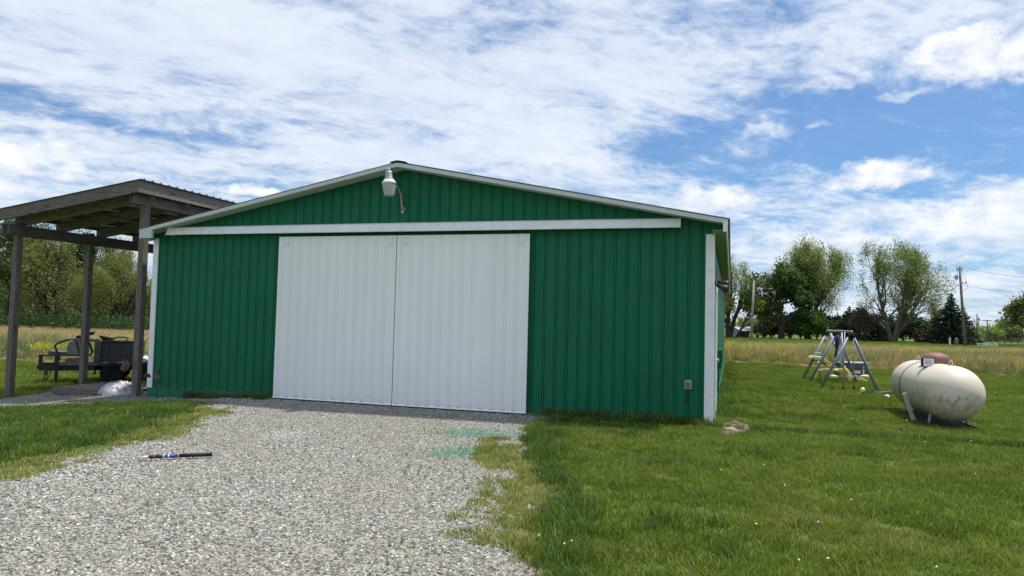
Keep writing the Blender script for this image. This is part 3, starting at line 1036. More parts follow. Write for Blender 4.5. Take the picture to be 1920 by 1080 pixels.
# side door on the right wall: casing and slab
MB().box((3.068, 0.28, 0.10), (3.115, 0.40, 2.20)).build('door_casing', WHITE_TRIM, barn)
MB().box((3.068, 1.30, 0.10), (3.115, 1.42, 2.20)).build('door_casing', WHITE_TRIM, barn)
MB().box((3.068, 0.28, 2.205), (3.112, 1.42, 2.30)).build('door_casing', WHITE_TRIM, barn)
sd = MB().box((3.066, 0.405, 0.08), (3.09, 1.295, 2.20)).build('side_door', WHITE_TRIM, barn)
MB().lathe([(0.0, 0.0), (0.012, 0.0), (0.012, 0.04), (0.028, 0.045), (0.028, 0.07), (0.0, 0.075)], (3.09, 0.49, 1.05), 10, Matrix.Rotation(R(90), 3, 'Y')).build('door_knob', GREYM, sd)

# things on the barn (own top-level objects, placed in the barn's frame)
def on_barn(name, label, cat, u_, v_, z_):
    return thing(name, label, cat, W(u_, v_, z_), -YAW)


mt = on_barn('meter_box', 'small green painted utility box on the barn side wall near the white side door', 'utility box', 3.07, 4.2, 0.92)
MB().box((0, -0.12, -0.20), (0.09, 0.12, 0.20)).build('case', GREEN_TRIM, mt, bevel=0.008)
MB().box((0.09, -0.125, -0.06), (0.105, 0.125, 0.205)).build('cover', GREEN_TRIM, mt, bevel=0.005)
MB().tube([(0.03, 0, -0.20), (0.03, 0, -0.9)], 0.015).build('conduit', GREEN_TRIM, mt)

lamp = on_barn('yard_lamp', 'grey and white dusk-to-dawn lamp on a bent arm under the gable peak', 'lamp', -2.53, 0.0, 3.66)
MB().tube([(0.0, -0.03, -0.04), (0, -0.05, 0.1), (0, -0.09, 0.25), (-0.01, -0.18, 0.36), (-0.03, -0.32, 0.44), (-0.05, -0.50, 0.47)], 0.022, 10).build('arm', GALV, lamp, True)
MB().box((-0.03, -0.02, -0.08), (0.03, 0.0, 0.06)).build('wall_plate', GALV, lamp, bevel=0.004)
MB().tube([(0.02, -0.05, -0.05), (0.06, -0.06, -0.03), (0.075, -0.05, 0.0), (0.05, -0.04, 0.015)], 0.009, 6).build('clamp_bolt', GALV, lamp, True)
hx, hy = 0.06, -0.60
tilt = Matrix.Rotation(R(-4), 3, 'Y')
MB().lathe([(0.0, 0.43), (0.085, 0.43), (0.085, 0.45), (0.068, 0.47), (0.062, 0.555), (0.056, 0.59), (0.0, 0.60)], (hx - 0.03, hy, 0), 20, tilt).build('housing', GREYM, lamp, True)
MB().lathe([(0.0, 0.59), (0.026, 0.595), (0.028, 0.63), (0.022, 0.645), (0, 0.648)], (hx - 0.03, hy, 0), 14, tilt).build('photocell', LENS, lamp, True)
MB().lathe([(0.09, 0.435), (0.125, 0.385), (0.128, 0.355), (0.12, 0.355), (0.085, 0.43)], (hx - 0.03, hy, 0), 24, tilt).build('reflector', LAMPW, lamp, True)
# prismatic refractor, ribbed
mb = MB()
pr = []
nn = 36
vs, fs = [], []
for j, (r_, z_) in enumerate([(0.118, 0.354), (0.112, 0.29), (0.10, 0.22), (0.088, 0.16), (0.078, 0.145), (0.0, 0.14)]):
    for kx in range(nn):
        a = 2 * math.pi * kx / nn
        rr = r_ * (1.0 + (0.02 if kx % 2 else -0.02))
        vs.append(tilt @ Vector((rr * math.cos(a), rr * math.sin(a), z_)) + Vector((hx - 0.03, hy, 0)))
for j in range(5):
    for kx in range(nn):
        fs.append((j * nn + kx, j * nn + (kx + 1) % nn, (j + 1) * nn + (kx + 1) % nn, (j + 1) * nn + kx))
mb.add(vs, fs).build('lens', LENS, lamp)

fl = on_barn('flood_light', 'black twin-head floodlight high on the barn corner by the side door', 'floodlight', 3.07, 0.26, 2.36)
MB().lathe([(0, 0), (0.055, 0), (0.055, 0.03), (0, 0.035)], (0, 0, 0), 14, Matrix.Rotation(R(90), 3, 'Y')).build('base_plate', BLACK, fl)
for (dy, dz_, ax) in ((-0.05, -0.05, R(118)), (0.09, 0.0, R(105))):
    M3 = Matrix.Rotation(ax, 3, 'Y')
    h = MB().lathe([(0, 0), (0.03, 0.0), (0.036, 0.08), (0.065, 0.13), (0.072, 0.20), (0.066, 0.20), (0.058, 0.14), (0, 0.13)], (0.05, dy, dz_), 16, M3).build('lamp_head', BLACK, fl, True)
    MB().tube([(0.02, 0.0, 0), (0.06, dy, dz_)], 0.014, 8).build('swivel', BLACK, fl)

ob = on_barn('outlet_box', 'grey weatherproof outlet box low on the green front wall near the right corner', 'outlet', 2.69, -0.002, 0.66)
MB().prism([(-0.048, -0.075), (0.048, -0.075), (0.06, -0.06), (0.058, 0.055), (0.04, 0.075), (-0.04, 0.075), (-0.058, 0.055), (-0.058, -0.06)], 1, -0.055, 0.0).build('box_frame', plain('old_beige_plastic', (0.36, 0.35, 0.30), 0.6), ob, bevel=0.004)
MB().prism([(-0.034, -0.05), (0.034, -0.05), (0.036, 0.05), (-0.036, 0.05)], 1, -0.08, -0.054).build('cover', plain('brown_grey_cover', (0.14, 0.13, 0.125), 0.5), ob, bevel=0.01)
pc = MB().tube([(0.0, -0.05, -0.07), (0.004, -0.042, -0.15), (-0.004, -0.04, -0.23)], 0.006, 8).build('cord', BLACK, ob, True)
MB().tube([(-0.004, -0.04, -0.225), (-0.008, -0.04, -0.29)], [0.012, 0.02], 8).build('plug', BLACK, pc)

# ------------------------------------------------------------------ lean-to shelter
lt = thing('pole_shelter', 'open weathered-wood pole shelter with low-pitched metal roof left of the green barn', 'shelter', P0, -YAW)
MS = 0.138
def zr(u_): return 4.34 + MS * (u_ + 8.3)
posts = [(-8.6, 0.09, -0.30, 3.88, ), (-12.0, -0.02, -0.50, 3.55), (-12.0, 1.86, -0.50, 3.55), (-8.6, 2.3, -0.3, 3.88), (-12.0, 4.35, -0.50, 3.55), (-8.6, 4.4, -0.3, 3.88)]
for (pu, pv, z0, z1) in posts:
    MB().box((pu - 0.07, pv - 0.07, z0), (pu + 0.07, pv + 0.07, z1)).build('post', WZ, lt, bevel=0.006)
MB().box((-8.655, -0.29, 3.885), (-8.615, 4.6, 4.09)).build('header_beam', WY, lt, bevel=0.004)
MB().box((-8.585, -0.29, 3.88), (-8.545, 4.6, 4.095)).build('header_beam', WY, lt, bevel=0.004)
MB().box((-12.115, -0.35, 3.27), (-12.075, 4.7, 3.50)).build('header_beam', WY, lt, bevel=0.004)
MB().box((-11.925, -0.35, 3.27), (-11.885, 4.7, 3.50)).build('header_beam', WY, lt, bevel=0.004)
MB().box((-8.34, -0.38, 4.08), (-8.30, 4.8, 4.325)).build('rim_board', WY, lt, bevel=0.004)
def slope_board(name, v0, v1, ua, ub, top, h, mat=WX):
    mb = MB()
    mb.add([(ua, v0, zr(ua) + top), (ub, v0, zr(ub) + top), (ub, v0, zr(ub) + top - h), (ua, v0, zr(ua) + top - h),
            (ua, v1, zr(ua) + top), (ub, v1, zr(ub) + top), (ub, v1, zr(ub) + top - h), (ua, v1, zr(ua) + top - h)],
           [(0, 1, 2, 3), (4, 7, 6, 5), (3, 2, 6, 7), (0, 4, 5, 1), (1, 5, 6, 2), (0, 3, 7, 4)])
    return mb.build(name, mat, lt, bevel=0.004)
slope_board('fascia_board', -0.42, -0.382, -12.32, -8.30, -0.015, 0.245)
for rv in (-0.02, 1.0, 2.15, 3.3, 4.5):
    slope_board('rafter', rv + 0.075, rv + 0.115, -12.22, -8.36, -0.11, 0.225)
slope_board('rafter', 4.72, 4.76, -12.32, -8.30, -0.015, 0.245)
for pu in (-12.28, -11.6, -10.95, -10.3, -9.65, -9.0, -8.42):
    MB().box((pu - 0.02, -0.37, zr(pu) - 0.105), (pu + 0.07, 4.70, zr(pu) - 0.018)).build('purlin', WY, lt)
MB().box((-12.0, 4.47, 3.12), (-8.6, 4.51, 3.33)).build('tie_board', WX, lt)
# corrugated roof, ribs down the slope: each sheet is a part
v = -0.45
while v < 4.8:
    prof = []
    vv = v
    for _ in range(4):
        prof += [(vv, 0), (vv + 0.09, 0), (vv + 0.105, 0.028), (vv + 0.128, 0.028), (vv + 0.143, 0)]
        vv += 0.23
    prof.append((vv + 0.02, 0.003))
    vs, fs = [], []
    for dz in (0, -0.006):
        for a, h in prof:
            vs += [(-12.42, a, zr(-12.42) + h + dz), (-8.24, a, zr(-8.24) + h + dz)]
    n = len(prof)
    for i in range(n - 1):
        fs += [(2 * i, 2 * i + 1, 2 * i + 3, 2 * i + 2), (2 * n + 2 * i, 2 * n + 2 * i + 2, 2 * n + 2 * i + 3, 2 * n + 2 * i + 1),
               (2 * i + 1, 2 * n + 2 * i + 1, 2 * n + 2 * i + 3, 2 * i + 3), (2 * i, 2 * i + 2, 2 * n + 2 * i + 2, 2 * n + 2 * i)]
    fs += [(0, 2 * n, 2 * n + 1, 1), (2 * n - 2, 2 * n - 1, 4 * n - 1, 4 * n - 2)]
    MB().add(vs, fs).build('roof_sheet', GALV, lt)
    v += 0.92

# things around the shelter
b1 = tag(MB().beam((0, 0, 0), (1.25, 0, 0.0), 0.14, 0.035).build('board', WX, None, bevel=0.003), 'green-grey plank lying flat in front of the shelter post by the barn corner', 'plank')
b1.location = W(-8.55, -0.52, -0.155); b1.rotation_euler = (0.02, 0.0, -YAW + 0.22)
b2 = tag(MB().beam((0, 0, 0), (0.95, 0, 0.0), 0.13, 0.03).build('board', WX, None, bevel=0.003), 'dark flat plank half sunk at the gravel edge left of the near shelter post', 'plank')
b2.location = W(-9.3, -0.95, -0.195); b2.rotation_euler = (0.03, 0.0, -YAW + 0.12)

st = thing('garden_stake', 'thin rusty iron stake with a half-round blade standing before the barn corner', 'garden stake', W(-7.66, -0.34, -0.14), -YAW)
MB().tube([(0, 0, -0.05), (0.0, 0, 0.3), (0.03, 0, 0.55), (0.075, 0, 0.745)], [0.006, 0.007, 0.008, 0.009], 6).build('rod', RUST, st)
MB().box((0.012, -0.006, 0.40), (0.045, 0.006, 0.62)).build('strap', RUST, st)
MB().box((-0.10, -0.012, 0.42), (0.06, -0.004, 0.50)).build('plate', plain('brown_plate', (0.12, 0.09, 0.08), 0.7), st)
half = [(-0.255 + 0.085 * math.cos(t), 0.445 + 0.085 * math.sin(t)) for t in np.linspace(0, math.pi, 12)]
MB().prism(half, 1, -0.02, 0.005).build('half_round_blade', BLACK, st)

bd = thing('rope_bundle', 'knotted brown rope bundle tied to the near shelter post at knee height', 'rope', W(-8.70, -0.02, 0.52), -YAW)
for i in range(5):
    pts = []
    for t in np.linspace(0, 2 * math.pi, 14):
        pts.append((0.07 * math.cos(t) * (1 + .2 * math.sin(i)) - 0.05, -0.05 + 0.035 * math.sin(t + i), 0.05 * math.sin(t * 1.0 + i * .9) + 0.03 * i - 0.08))
    MB().tube(pts, 0.016, 6).build('coil', plain('brown_rope', (0.16, 0.10, 0.07), 0.9, var=.3), bd, True)
MB().tube([(0.0, -0.04, 0.06), (0.03, -0.10, 0.14), (0.02, -0.1, 0.2), (-0.03, -.05, 0.12)], 0.007, 6).build('loose_end', BLACK, bd, True)

# wooden pallet-like platform
pl = thing('wooden_skid', 'low weathered timber skid on the gravel beside the crumpled white plastic', 'skid', W(-10.55, 1.2, float(hz(*W(-10.55, 1.2)[:2]))), -YAW + R(2))
for i in range(6):
    MB().box((-0.75, -0.75 + i * 0.25, 0.115), (1.05, -0.53 + i * 0.25, 0.15)).build('plank', WX, pl, bevel=0.004)
for x in (-0.74, -0.1, 0.75):
    MB().prism([(-0.75, 0.0), (0.70, 0.0), (0.70, 0.112), (-0.75, 0.112)], 0, x, x + 0.1).build('runner', WY, pl, bevel=0.004)
mb = MB()
mb.add([(-0.75, -0.79, 0.03), (-0.45, -0.79, 0.0), (0.2, -0.79, 0.0), (0.5, -0.79, 0.06), (0.8, -0.79, 0.0), (1.05, -0.79, 0.02), (1.05, -0.79, 0.13), (-0.75, -0.79, 0.13)] +
       [(-0.75, -0.755, 0.03), (-0.45, -0.755, 0.0), (0.2, -0.755, 0.0), (0.5, -0.755, 0.06), (0.8, -0.755, 0.0), (1.05, -0.755, 0.02), (1.05, -0.755, 0.13), (-0.75, -0.755, 0.13)],
       [tuple(range(8)), tuple(range(8, 16))[::-1]] + [(i, (i + 1) % 8, (i + 1) % 8 + 8, i + 8) for i in range(8)])
mb.build('side_board', WX, pl)

# crumpled plastic sheeting
def crumple(name, mat, label, cat, loc, a, b, h, seed, n=46):
    X, Y = np.meshgrid(np.linspace(-1, 1, n), np.linspace(-1, 1, n))
    r = np.sqrt(X ** 2 + Y ** 2)
    env = np.clip(1 - (r * (0.9 + 0.35 * fnoise(X, Y, 2.0, seed))) ** 2, 0, 1)
    ridged = 1 - np.abs(2 * fnoise(X, Y, 5.5, seed + 3, 4) - 1)
    ridged2 = 1 - np.abs(2 * fnoise(X + 0.4 * Y, Y, 12.0, seed + 7, 3) - 1)
    Z = env ** 0.55 * (0.55 + 0.45 * ridged ** 1.5) * h + ridged2 ** 2 * 0.08 * h * (env > 0)
    Xd = X * a + (fnoise(X, Y, 6, seed + 9) - 0.5) * 0.12
    Yd = Y * b + (fnoise(X, Y, 6, seed + 12) - 0.5) * 0.12
    V = np.stack([Xd.ravel(), Yd.ravel(), Z.ravel()], 1)
    i, j = np.meshgrid(np.arange(n - 1), np.arange(n - 1), indexing='ij')
    q = (i * n + j).ravel()
    Fq = np.stack([q, q + 1, q + n + 1, q + n], 1)
    Fq = Fq[(env.ravel()[Fq] > 0.02).any(1)]
    ob = np_mesh(name, V, Fq, mat)
    ob.data.polygons.foreach_set('use_smooth', [True] * len(ob.data.polygons))
    ob.location = tuple(loc)
    so = ob.modifiers.new('thickness', 'SOLIDIFY'); so.thickness = 0.003
    return tag(ob, label, cat)


PLAST = plain('white_plastic_sheet', (0.55, 0.53, 0.55), 0.4, var=0.3, scale=9, dirt=(0.32, 0.28, 0.24), dirt_amt=0.5)
x, y, _ = W(-9.55, 0.62)
crumple('plastic_sheeting', PLAST, 'crumpled heap of white plastic sheeting on the gravel under the shelter', 'plastic sheet', (x, y, float(hz(x, y)) - 0.0), 0.50, 0.38, 0.30, 3)
x, y, _ = W(-8.3, 0.95)
crumple('plastic_scrap', PLAST, 'small white plastic scrap lying between the near shelter post and the barn', 'plastic sheet', (x, y, float(hz(x, y))), 0.2, 0.18, 0.2, 21, 24)

# ------------------------------------------------------------------ trailer with salvage (a plane frame facing the camera)
TA, TB = at(64, 695, 19.2), at(277, 695, 20.3)
TA[2] = 0; TB[2] = 0
TD = (TB - TA) / np.linalg.norm(TB - TA)
TYAW = math.atan2(TD[1], TD[0])
TN = np.array([-TD[1], TD[0], 0])


def tp(px, py, off=0.0):
    """(s, z) in the trailer's own frame for a photo pixel, on the plane off metres behind its near side"""
    d = ray(px, py)
    o_ = TA + TN * off
    t = ((o_ - CAM) @ TN) / (d @ TN)
    p = CAM + d * t
    return float((p - TA) @ TD), float(p[2])


tz = float(hz(TA[0], TA[1]))
tr = thing('flatbed_trailer', 'dark flatbed trailer parked behind the shelter loaded with salvaged metal', 'trailer', (TA[0], TA[1], 0.0), TYAW)
s1, z1 = tp(72, 695); s2, z2 = tp(72, 686)
TW = 1.7
zb, zt_ = z1, z2
LEN = tp(300, 690)[0] + 0.6
MB().box((s1, 0, zb), (LEN, 0.06, zt_)).build('side_rail', DARKST, tr)
MB().box((s1, TW - 0.06, zb), (LEN, TW, zt_)).build('side_rail', DARKST, tr)
MB().box((s1, 0.06, zb), (s1 + 0.08, TW - 0.06, zt_)).build('front_rail', DARKST, tr)
for i in range(6):
    MB().box((1.0 + i * 0.6, 0.06, zb + 0.01), (1.06 + i * 0.6, TW - 0.06, zt_ - 0.005)).build('cross_member', DARKST, tr)
for i in range(7):
    y0 = 0.02 + i * (TW - 0.04) / 7
    MB().box((s1 + 0.55, y0, zt_ + 0.003), (LEN, y0 + (TW - 0.04) / 7 - 0.012, zt_ + 0.045)).build('deck_plank', plain('dark_deck_wood', (0.05, 0.043, 0.038), 0.85, var=.3), tr)
# coupler
c0, cz = tp(64, 689)
MB().tube([(c0 - 0.02, 0.5, cz), (c0 + 0.10, 0.5, cz)], [0.055, 0.05], 10).build('coupler', RUST, tr)
MB().beam((c0 + 0.09, 0.5, cz), (s1 + 0.05, 0.5, cz), 0.09, 0.08).build('tongue', DARKST, tr)
# front upright frame with its opening
a0, az0 = tp(73, 665); a1, az1 = tp(79, 686); b0, _ = tp(103, 665); b1_, _ = tp(111, 665); e1, _ = tp(150, 665)
ztop = az0
for (x0, x1) in ((a0, a1), (b0, b1_)):
    MB().box((x0, 0.0, zt_ + 0.001), (x1, 0.05, ztop - 0.036)).build('upright', DARKST, tr)
MB().box((a0 - 0.01, -0.005, ztop - 0.035), (e1, 0.055, ztop)).build('top_rail', DARKST, tr)
q0, qz0 = tp(79, 680); q1, qz1 = tp(103, 686)
MB().box((a1 + 0.002, 0.0, zt_ + 0.002), (b0 - 0.002, 0.045, qz0)).build('front_panel', DARKST, tr)
p0_, pz0 = tp(111, 679); p1_, pz1 = tp(184, 687)
MB().box((b1_ + 0.002, -0.012, zt_ + 0.004), (p1_, 0.02, pz0)).build('side_panel', SLATE, tr)
MB().box((b1_ + 0.002, -0.02, (zt_ + pz0) / 2 - 0.008), (p1_, -0.0125, (zt_ + pz0) / 2 + 0.004)).build('panel_rib', GREYM, tr)
# jack
j0, jz0 = tp(107, 690); j1, jz1 = tp(108, 718)
MB().box((j0 - 0.04, -0.09, tz + 0.15), (j0 + 0.035, -0.02, zt_ + 0.1)).build('jack_tube', DARKST, tr)
MB().tube([(j0, -0.055, tz + 0.2), (j0 + 0.005, -0.055, tz + 0.02)], 0.024, 8).build('jack_leg', RUST, tr)
MB().lathe([(0, 0), (0.07, 0), (0.06, 0.02), (0.02, 0.03)], (j0 + .005, -0.055, tz), 10).build('jack_foot', RUST, tr)
# chains and loose wires
for kx, (px, ln, sw) in enumerate(((82, 0.26, 0.05), (86, 0.33, -0.02), (92, 0.22, -0.04))):
    cx, czz = tp(px, 695)
    pts = [(cx + sw * math.sin(t * math.pi), -0.03, czz + 0.05 - ln * t) for t in np.linspace(0, 1, 9)]
    pts += [(cx + 0.05 + sw * (1 - t), -0.03, czz + 0.05 - ln * (1 - t)) for t in np.linspace(0, 1, 7)]
    MB().tube(pts, 0.012, 5).build('chain', RUST, tr)
w0, _ = tp(96, 695); w1, wz1 = tp(103, 708)
MB().tube([(w0, -0.03, zb + 0.02), (w1, -0.03, wz1)], 0.005, 5).build('wire', RUST, tr)
w0, _ = tp(122, 695); w1, wz1 = tp(135, 704); w2, _ = tp(148, 696)
MB().tube([(w0, -0.03, zb), (w1 - 0.1, -0.03, wz1 + 0.09), (w1, -0.03, wz1), (w2, -0.03, zb)], 0.005, 5).build('wire', RUST, tr)
# wheels and mudguard
def wheel(cx, cy):
    Mx = Matrix.Rotation(R(90), 3, 'X')
    w_ = MB().lathe([(0.16, -0.09), (0.24, -0.10), (0.30, -0.08), (0.315, -0.03), (0.315, 0.03), (0.30, 0.08), (0.24, 0.10), (0.16, 0.09)], (cx, cy, tz + 0.315), 22, Mx).build('tyre', RUBBER, tr, True)
    MB().lathe([(0, -0.06), (0.05, -0.06), (0.06, -0.03), (0.155, -0.04), (0.165, -0.085), (0.165, 0.085), (0, 0.03)], (cx, cy, tz + 0.315), 18, Mx).build('rim', GREYM, w_, True)
g0, gz0 = tp(212, 700)
for dx in (0.0, 0.78):
    wheel(g0 + dx, -0.12); wheel(g0 + dx, TW + 0.12)
MB().box((g0 - 0.42, -0.26, zb + 0.14), (g0 + 1.22, -0.01, zb + 0.165)).build('mudguard', DARKST, tr)
MB().box((g0 - 0.44, -0.26, zb - 0.1), (g0 - 0.415, -0.01, zb + 0.165)).build('mudguard', DARKST, tr)
zd = zt_ + 0.046

TL = (TA[0], TA[1], 0.0)
def junk(name, label, cat, group=None):
    return thing(name, label, cat, TL, TYAW, group)


# big dark box
q0, t0 = tp(188, 641, .3); q1, t1 = tp(250, 675, .3)
bx = junk('steel_cabinet', 'large dark steel cabinet on the trailer bed behind the shelter posts', 'cabinet')
MB().box((q0, 0.30, zd), (q1 + 0.25, 1.2, t0)).build('body', DKGREY, bx, bevel=0.012)
qd, _ = tp(204, 660, .3)
MB().box((q0 + 0.02, 0.285, zd + 0.03), (qd - 0.01, 0.299, t0 - 0.04)).build('door', SLATE, bx, bevel=0.004)
MB().box((qd + 0.01, 0.287, zd + 0.03), (q1 + 0.2, 0.299, t0 - 0.03)).build('door', DKGREY, bx, bevel=0.004)
MB().box((q0 - 0.01, 0.27, t0 + 0.001), (q1 + 0.26, 1.21, t0 + 0.022)).build('lid', DARKST, bx, bevel=0.004)
# junk on the box
a, za = tp(184, 630, .4); b, zb2 = tp(208, 640, .4)
jp = junk('bent_sheet', 'bent dark sheet metal panel lying on top of the steel cabinet', 'sheet metal')
MB().add([(a, .4, za + .02), (b, .4, za - 0.05), (b + .05, .9, za - 0.06), (a + .03, .9, za), (a + .12, .4, t0 + .024), (b, .4, t0 + .024), (b + .05, .9, t0 + .024), (a + .15, .9, t0 + .024)],
         [(0, 1, 2, 3), (4, 7, 6, 5), (0, 4, 5, 1), (1, 5, 6, 2), (2, 6, 7, 3), (3, 7, 4, 0)]).build('panel', DARKST, jp)
MB().add([(b - .1, .42, t0 + .05), (b + .33, .42, t0 + .03), (b + .33, .8, t0 + .03), (b - .1, .8, t0 + .06), (b - .1, .42, t0 + .025), (b + .33, .42, t0 + .024), (b + .33, .8, t0 + .024), (b - .1, .8, t0 + .024)],
         [(0, 1, 2, 3), (4, 7, 6, 5), (0, 4, 5, 1), (1, 5, 6, 2), (2, 6, 7, 3), (3, 7, 4, 0)]).build('flange', SLATE, jp)
a, za = tp(209, 640, .5)
pts = [tp(209, 640, .5), tp(211, 635, .5), tp(218, 632.5, .5), tp(230, 632, .5), tp(240, 633.5, .5), tp(237, 638, .5), tp(233.5, 642, .5)]
MB().tube([(p[0], 0.5, p[1]) for p in pts], 0.022, 6).build('hoop', DARKST, tag(junk('door_frame', 'small curved black window frame standing on the steel cabinet', 'window frame')))
# near vehicle-door frames
df = junk('door_frame', 'large curved black vehicle door window frame at the front of the trailer', 'window frame')
pts = [tp(*p, .12) for p in ((113, 675), (108, 663), (102.5, 648), (112, 642), (125, 637.5), (142, 636), (146, 650), (151, 668))]
MB().tube([(p[0], 0.12, p[1]) for p in pts], 0.032, 6).build('frame_bar', DARKST, df)
df = junk('door_frame', 'upright black door frame with a rounded opening next to the steel cabinet', 'window frame')
pts = [tp(*p, .2) for p in ((165, 637), (178, 638.5), (188, 638))]
MB().tube([(p[0], 0.2, p[1]) for p in pts], 0.04, 6).build('top_bar', DARKST, df)
pts = [tp(*p, .2) for p in ((166, 640), (170, 651), (173, 660), (170, 665), (164, 666))]
MB().tube([(p[0], 0.2, p[1]) for p in pts], 0.03, 6).build('curved_bar', DARKST, df)
a, za = tp(178, 640, .2); b, zb2 = tp(188, 686, .2)
MB().box((a, 0.14, zt_ + 0.05), (b - 0.01, 0.22, za)).build('pillar', SLATE, df, bevel=0.006)
# grey shell (seat-like), tilted
sh = junk('plastic_shell', 'grey moulded plastic shell leaning back on the front of the trailer', 'plastic shell')
pts = [tp(*p, .3) for p in ((130, 668), (126, 660), (124, 650), (127, 645), (152, 638), (156, 640), (156, 668))]
MB().prism([(p[0], p[1]) for p in pts], 1, 0.30, 0.85).build('body', GREYSEAT, sh, bevel=0.02)
pts = [tp(*p, .3) for p in ((126, 645), (130, 640), (143, 635), (156, 632), (156, 637.5), (152, 638))]
MB().prism([(p[0], p[1] + .002) for p in pts], 1, 0.30, 0.85).build('pale_top', plain('pale_shell_top', (0.42, 0.42, 0.44), 0.5), sh, bevel=0.01)
# tilted top piece
pts = [tp(*p, .35) for p in ((144, 634.5), (143, 629.5), (160, 626), (175, 621), (176, 624), (172, 628.5), (158, 631.5))]
o = MB().prism([(p[0], p[1]) for p in pts], 1, 0.25, 0.75).build('bumper', DARKST, None, bevel=0.006)
o.location = TL; o.rotation_euler = (0, 0, TYAW)
tag(o, 'dark channel-shaped bumper lying tilted across the grey plastic shell', 'bumper')
# low sheets at the front, tan plank, pale sheets
pts = [tp(*p, .4) for p in ((91, 664.8), (91, 658), (105, 659), (130, 661), (130, 664.8))]
o = MB().prism([(p[0], p[1]) for p in pts], 1, 0.35, 1.1).build('sheet_stack', SLATE, None)
o.location = TL; o.rotation_euler = (0, 0, TYAW)
tag(o, 'folded grey metal sheeting lying across the front rail of the trailer', 'sheet metal')
a, za = tp(123, 672, .3); b, zb2 = tp(148, 678, .3)
o = MB().box((a, 0.28, za - 0.13), (b, 0.5, za)).build('plank', TANW, None, bevel=0.004)
o.location = TL; o.rotation_euler = (0, 0, TYAW)
tag(o, 'tan wooden plank on edge inside the front of the trailer', 'plank')
a, za = tp(188, 676, .05); b, zb2 = tp(231, 680, .05)
vs, n = [], 12
for i in range(n):
    t = i / (n - 1)
    vs += [(a + (b - a) * t, 0.06, zd + 0.012 + 0.025 * abs(math.sin(i * 1.7))), (a + (b - a) * t, 0.28, zd + 0.012 + 0.02 * abs(math.sin(i * 2.1 + 1)))]
mb = MB(); mb.add(vs, [(2 * i, 2 * i + 2, 2 * i + 3, 2 * i + 1) for i in range(n - 1)])
o = mb.build('plastic_strip', PLAST, None); o.location = TL; o.rotation_euler = (0, 0, TYAW)
sm = o.modifiers.new('thickness', 'SOLIDIFY'); sm.thickness = 0.008
tag(o, 'torn pale plastic strip lying along the deck edge below the steel cabinet', 'plastic strip')
a, za = tp(264, 672, .2)
o = MB().prism([(a, zd), (a, za + .06), (a + .2, za - .02), (a + .9, za - .04), (a + .9, zd)], 1, 0.1, 1.3).build('pale_panel', PLAST, None, bevel=0.01)
o.location = TL; o.rotation_euler = (0, 0, TYAW)
tag(o, 'pale panel lying on the trailer deck next to the barn corner', 'panel')

# ------------------------------------------------------------------ propane tank
TKX, TKY, TKR, TKH, TKC = 7.886, 13.37, 0.473, 1.119, 0.10
TKYAW = -1.846
zg = float(hz(TKX, TKY))
tk = thing('propane_tank', 'large cream propane tank with brown dome and mildew stains lying on the lawn', 'propane tank', (TKX, TKY, zg), TKYAW)
prof = []
for t in np.linspace(0, math.pi / 2, 12):
    prof.append((TKR * math.sin(t), -TKH - TKR * math.cos(t)))
for t in np.linspace(math.pi / 2, math.pi, 12):
    prof.append((TKR * math.sin(t), TKH - TKR * math.cos(t)))
body = MB().lathe(prof, (0, 0, 0), 48, Matrix.Rotation(R(90), 3, 'Y')).build('tank_body', TANK, tk, True)
body.location = (0, 0, TKR + TKC)
cz = TKR + TKC
# dark strap seam
mb = MB()
ring = []
for t in np.linspace(0, 2 * math.pi, 49):
    ring.append((-0.44, (TKR + 0.004) * math.cos(t), cz + (TKR + 0.004) * math.sin(t)))
MB().tube(ring, 0.007, 6, cap=False).build('strap', RUST, tk, True)
# dome with a soft shoulder
domx = 0.13
MB().lathe([(0.235, 0.0), (0.24, 0.09), (0.232, 0.15), (0.20, 0.198), (0.14, 0.232), (0.07, 0.248), (0.0, 0.25)], (domx, 0, cz + TKR - 0.055), 32).build('dome', DOME, tk, True)
# gauge box with sign, on the camera side
# local +y or -y faces camera: local axes: x along tank toward camera-right end
sgn = -1 if (CAM[0] - TKX) * (-math.sin(TKYAW)) + (CAM[1] - TKY) * math.cos(TKYAW) < 0 else 1
spw = at(1741.5, 680, 12.92)
_d = Vector((spw[0] - TKX, spw[1] - TKY, 0)); _l = Matrix.Rotation(-TKYAW, 3, 'Z') @ _d
_z = float(spw[2]) - zg
cdir = Vector((CAM[0] - spw[0], CAM[1] - spw[1], 0)).normalized()
cl = Matrix.Rotation(-TKYAW, 3, 'Z') @ cdir
pa = math.atan2(cl.y, cl.x) + R(90) + R(6)
vb = MB().box((-0.105, 0.006, -0.085), (0.085, 0.16, 0.085)).build('valve_box', BLACK, tk, bevel=0.01)
vb.location = (_l.x, _l.y, _z); vb.rotation_euler = (0, 0, pa)
lab = MB().box((-0.082, -0.004, -0.068), (0.082, 0.004, 0.068)).build('label_plate', plain('label_white', (0.8, 0.8, 0.8), 0.5), tk)
lab.location = (_l.x, _l.y, _z); lab.rotation_euler = (0, 0, pa)
txtm = plain('faded_print', (0.10, 0.16, 0.17), 0.6)
for r_, (w_, dz_) in enumerate(((0.13, 0.045), (0.10, 0.02), (0.14, 0.0), (0.12, -0.018), (0.09, -0.045))):
    mb = MB()
    xx = -w_ / 2
    while xx < w_ / 2:
        ww = random.uniform(0.006, 0.016)
        mb.box((xx, -0.0058, dz_ - 0.005), (min(xx + ww, w_ / 2), -0.0042, dz_ + 0.005))
        xx += ww + 0.004
    mb.build('print_line', txtm, lab)
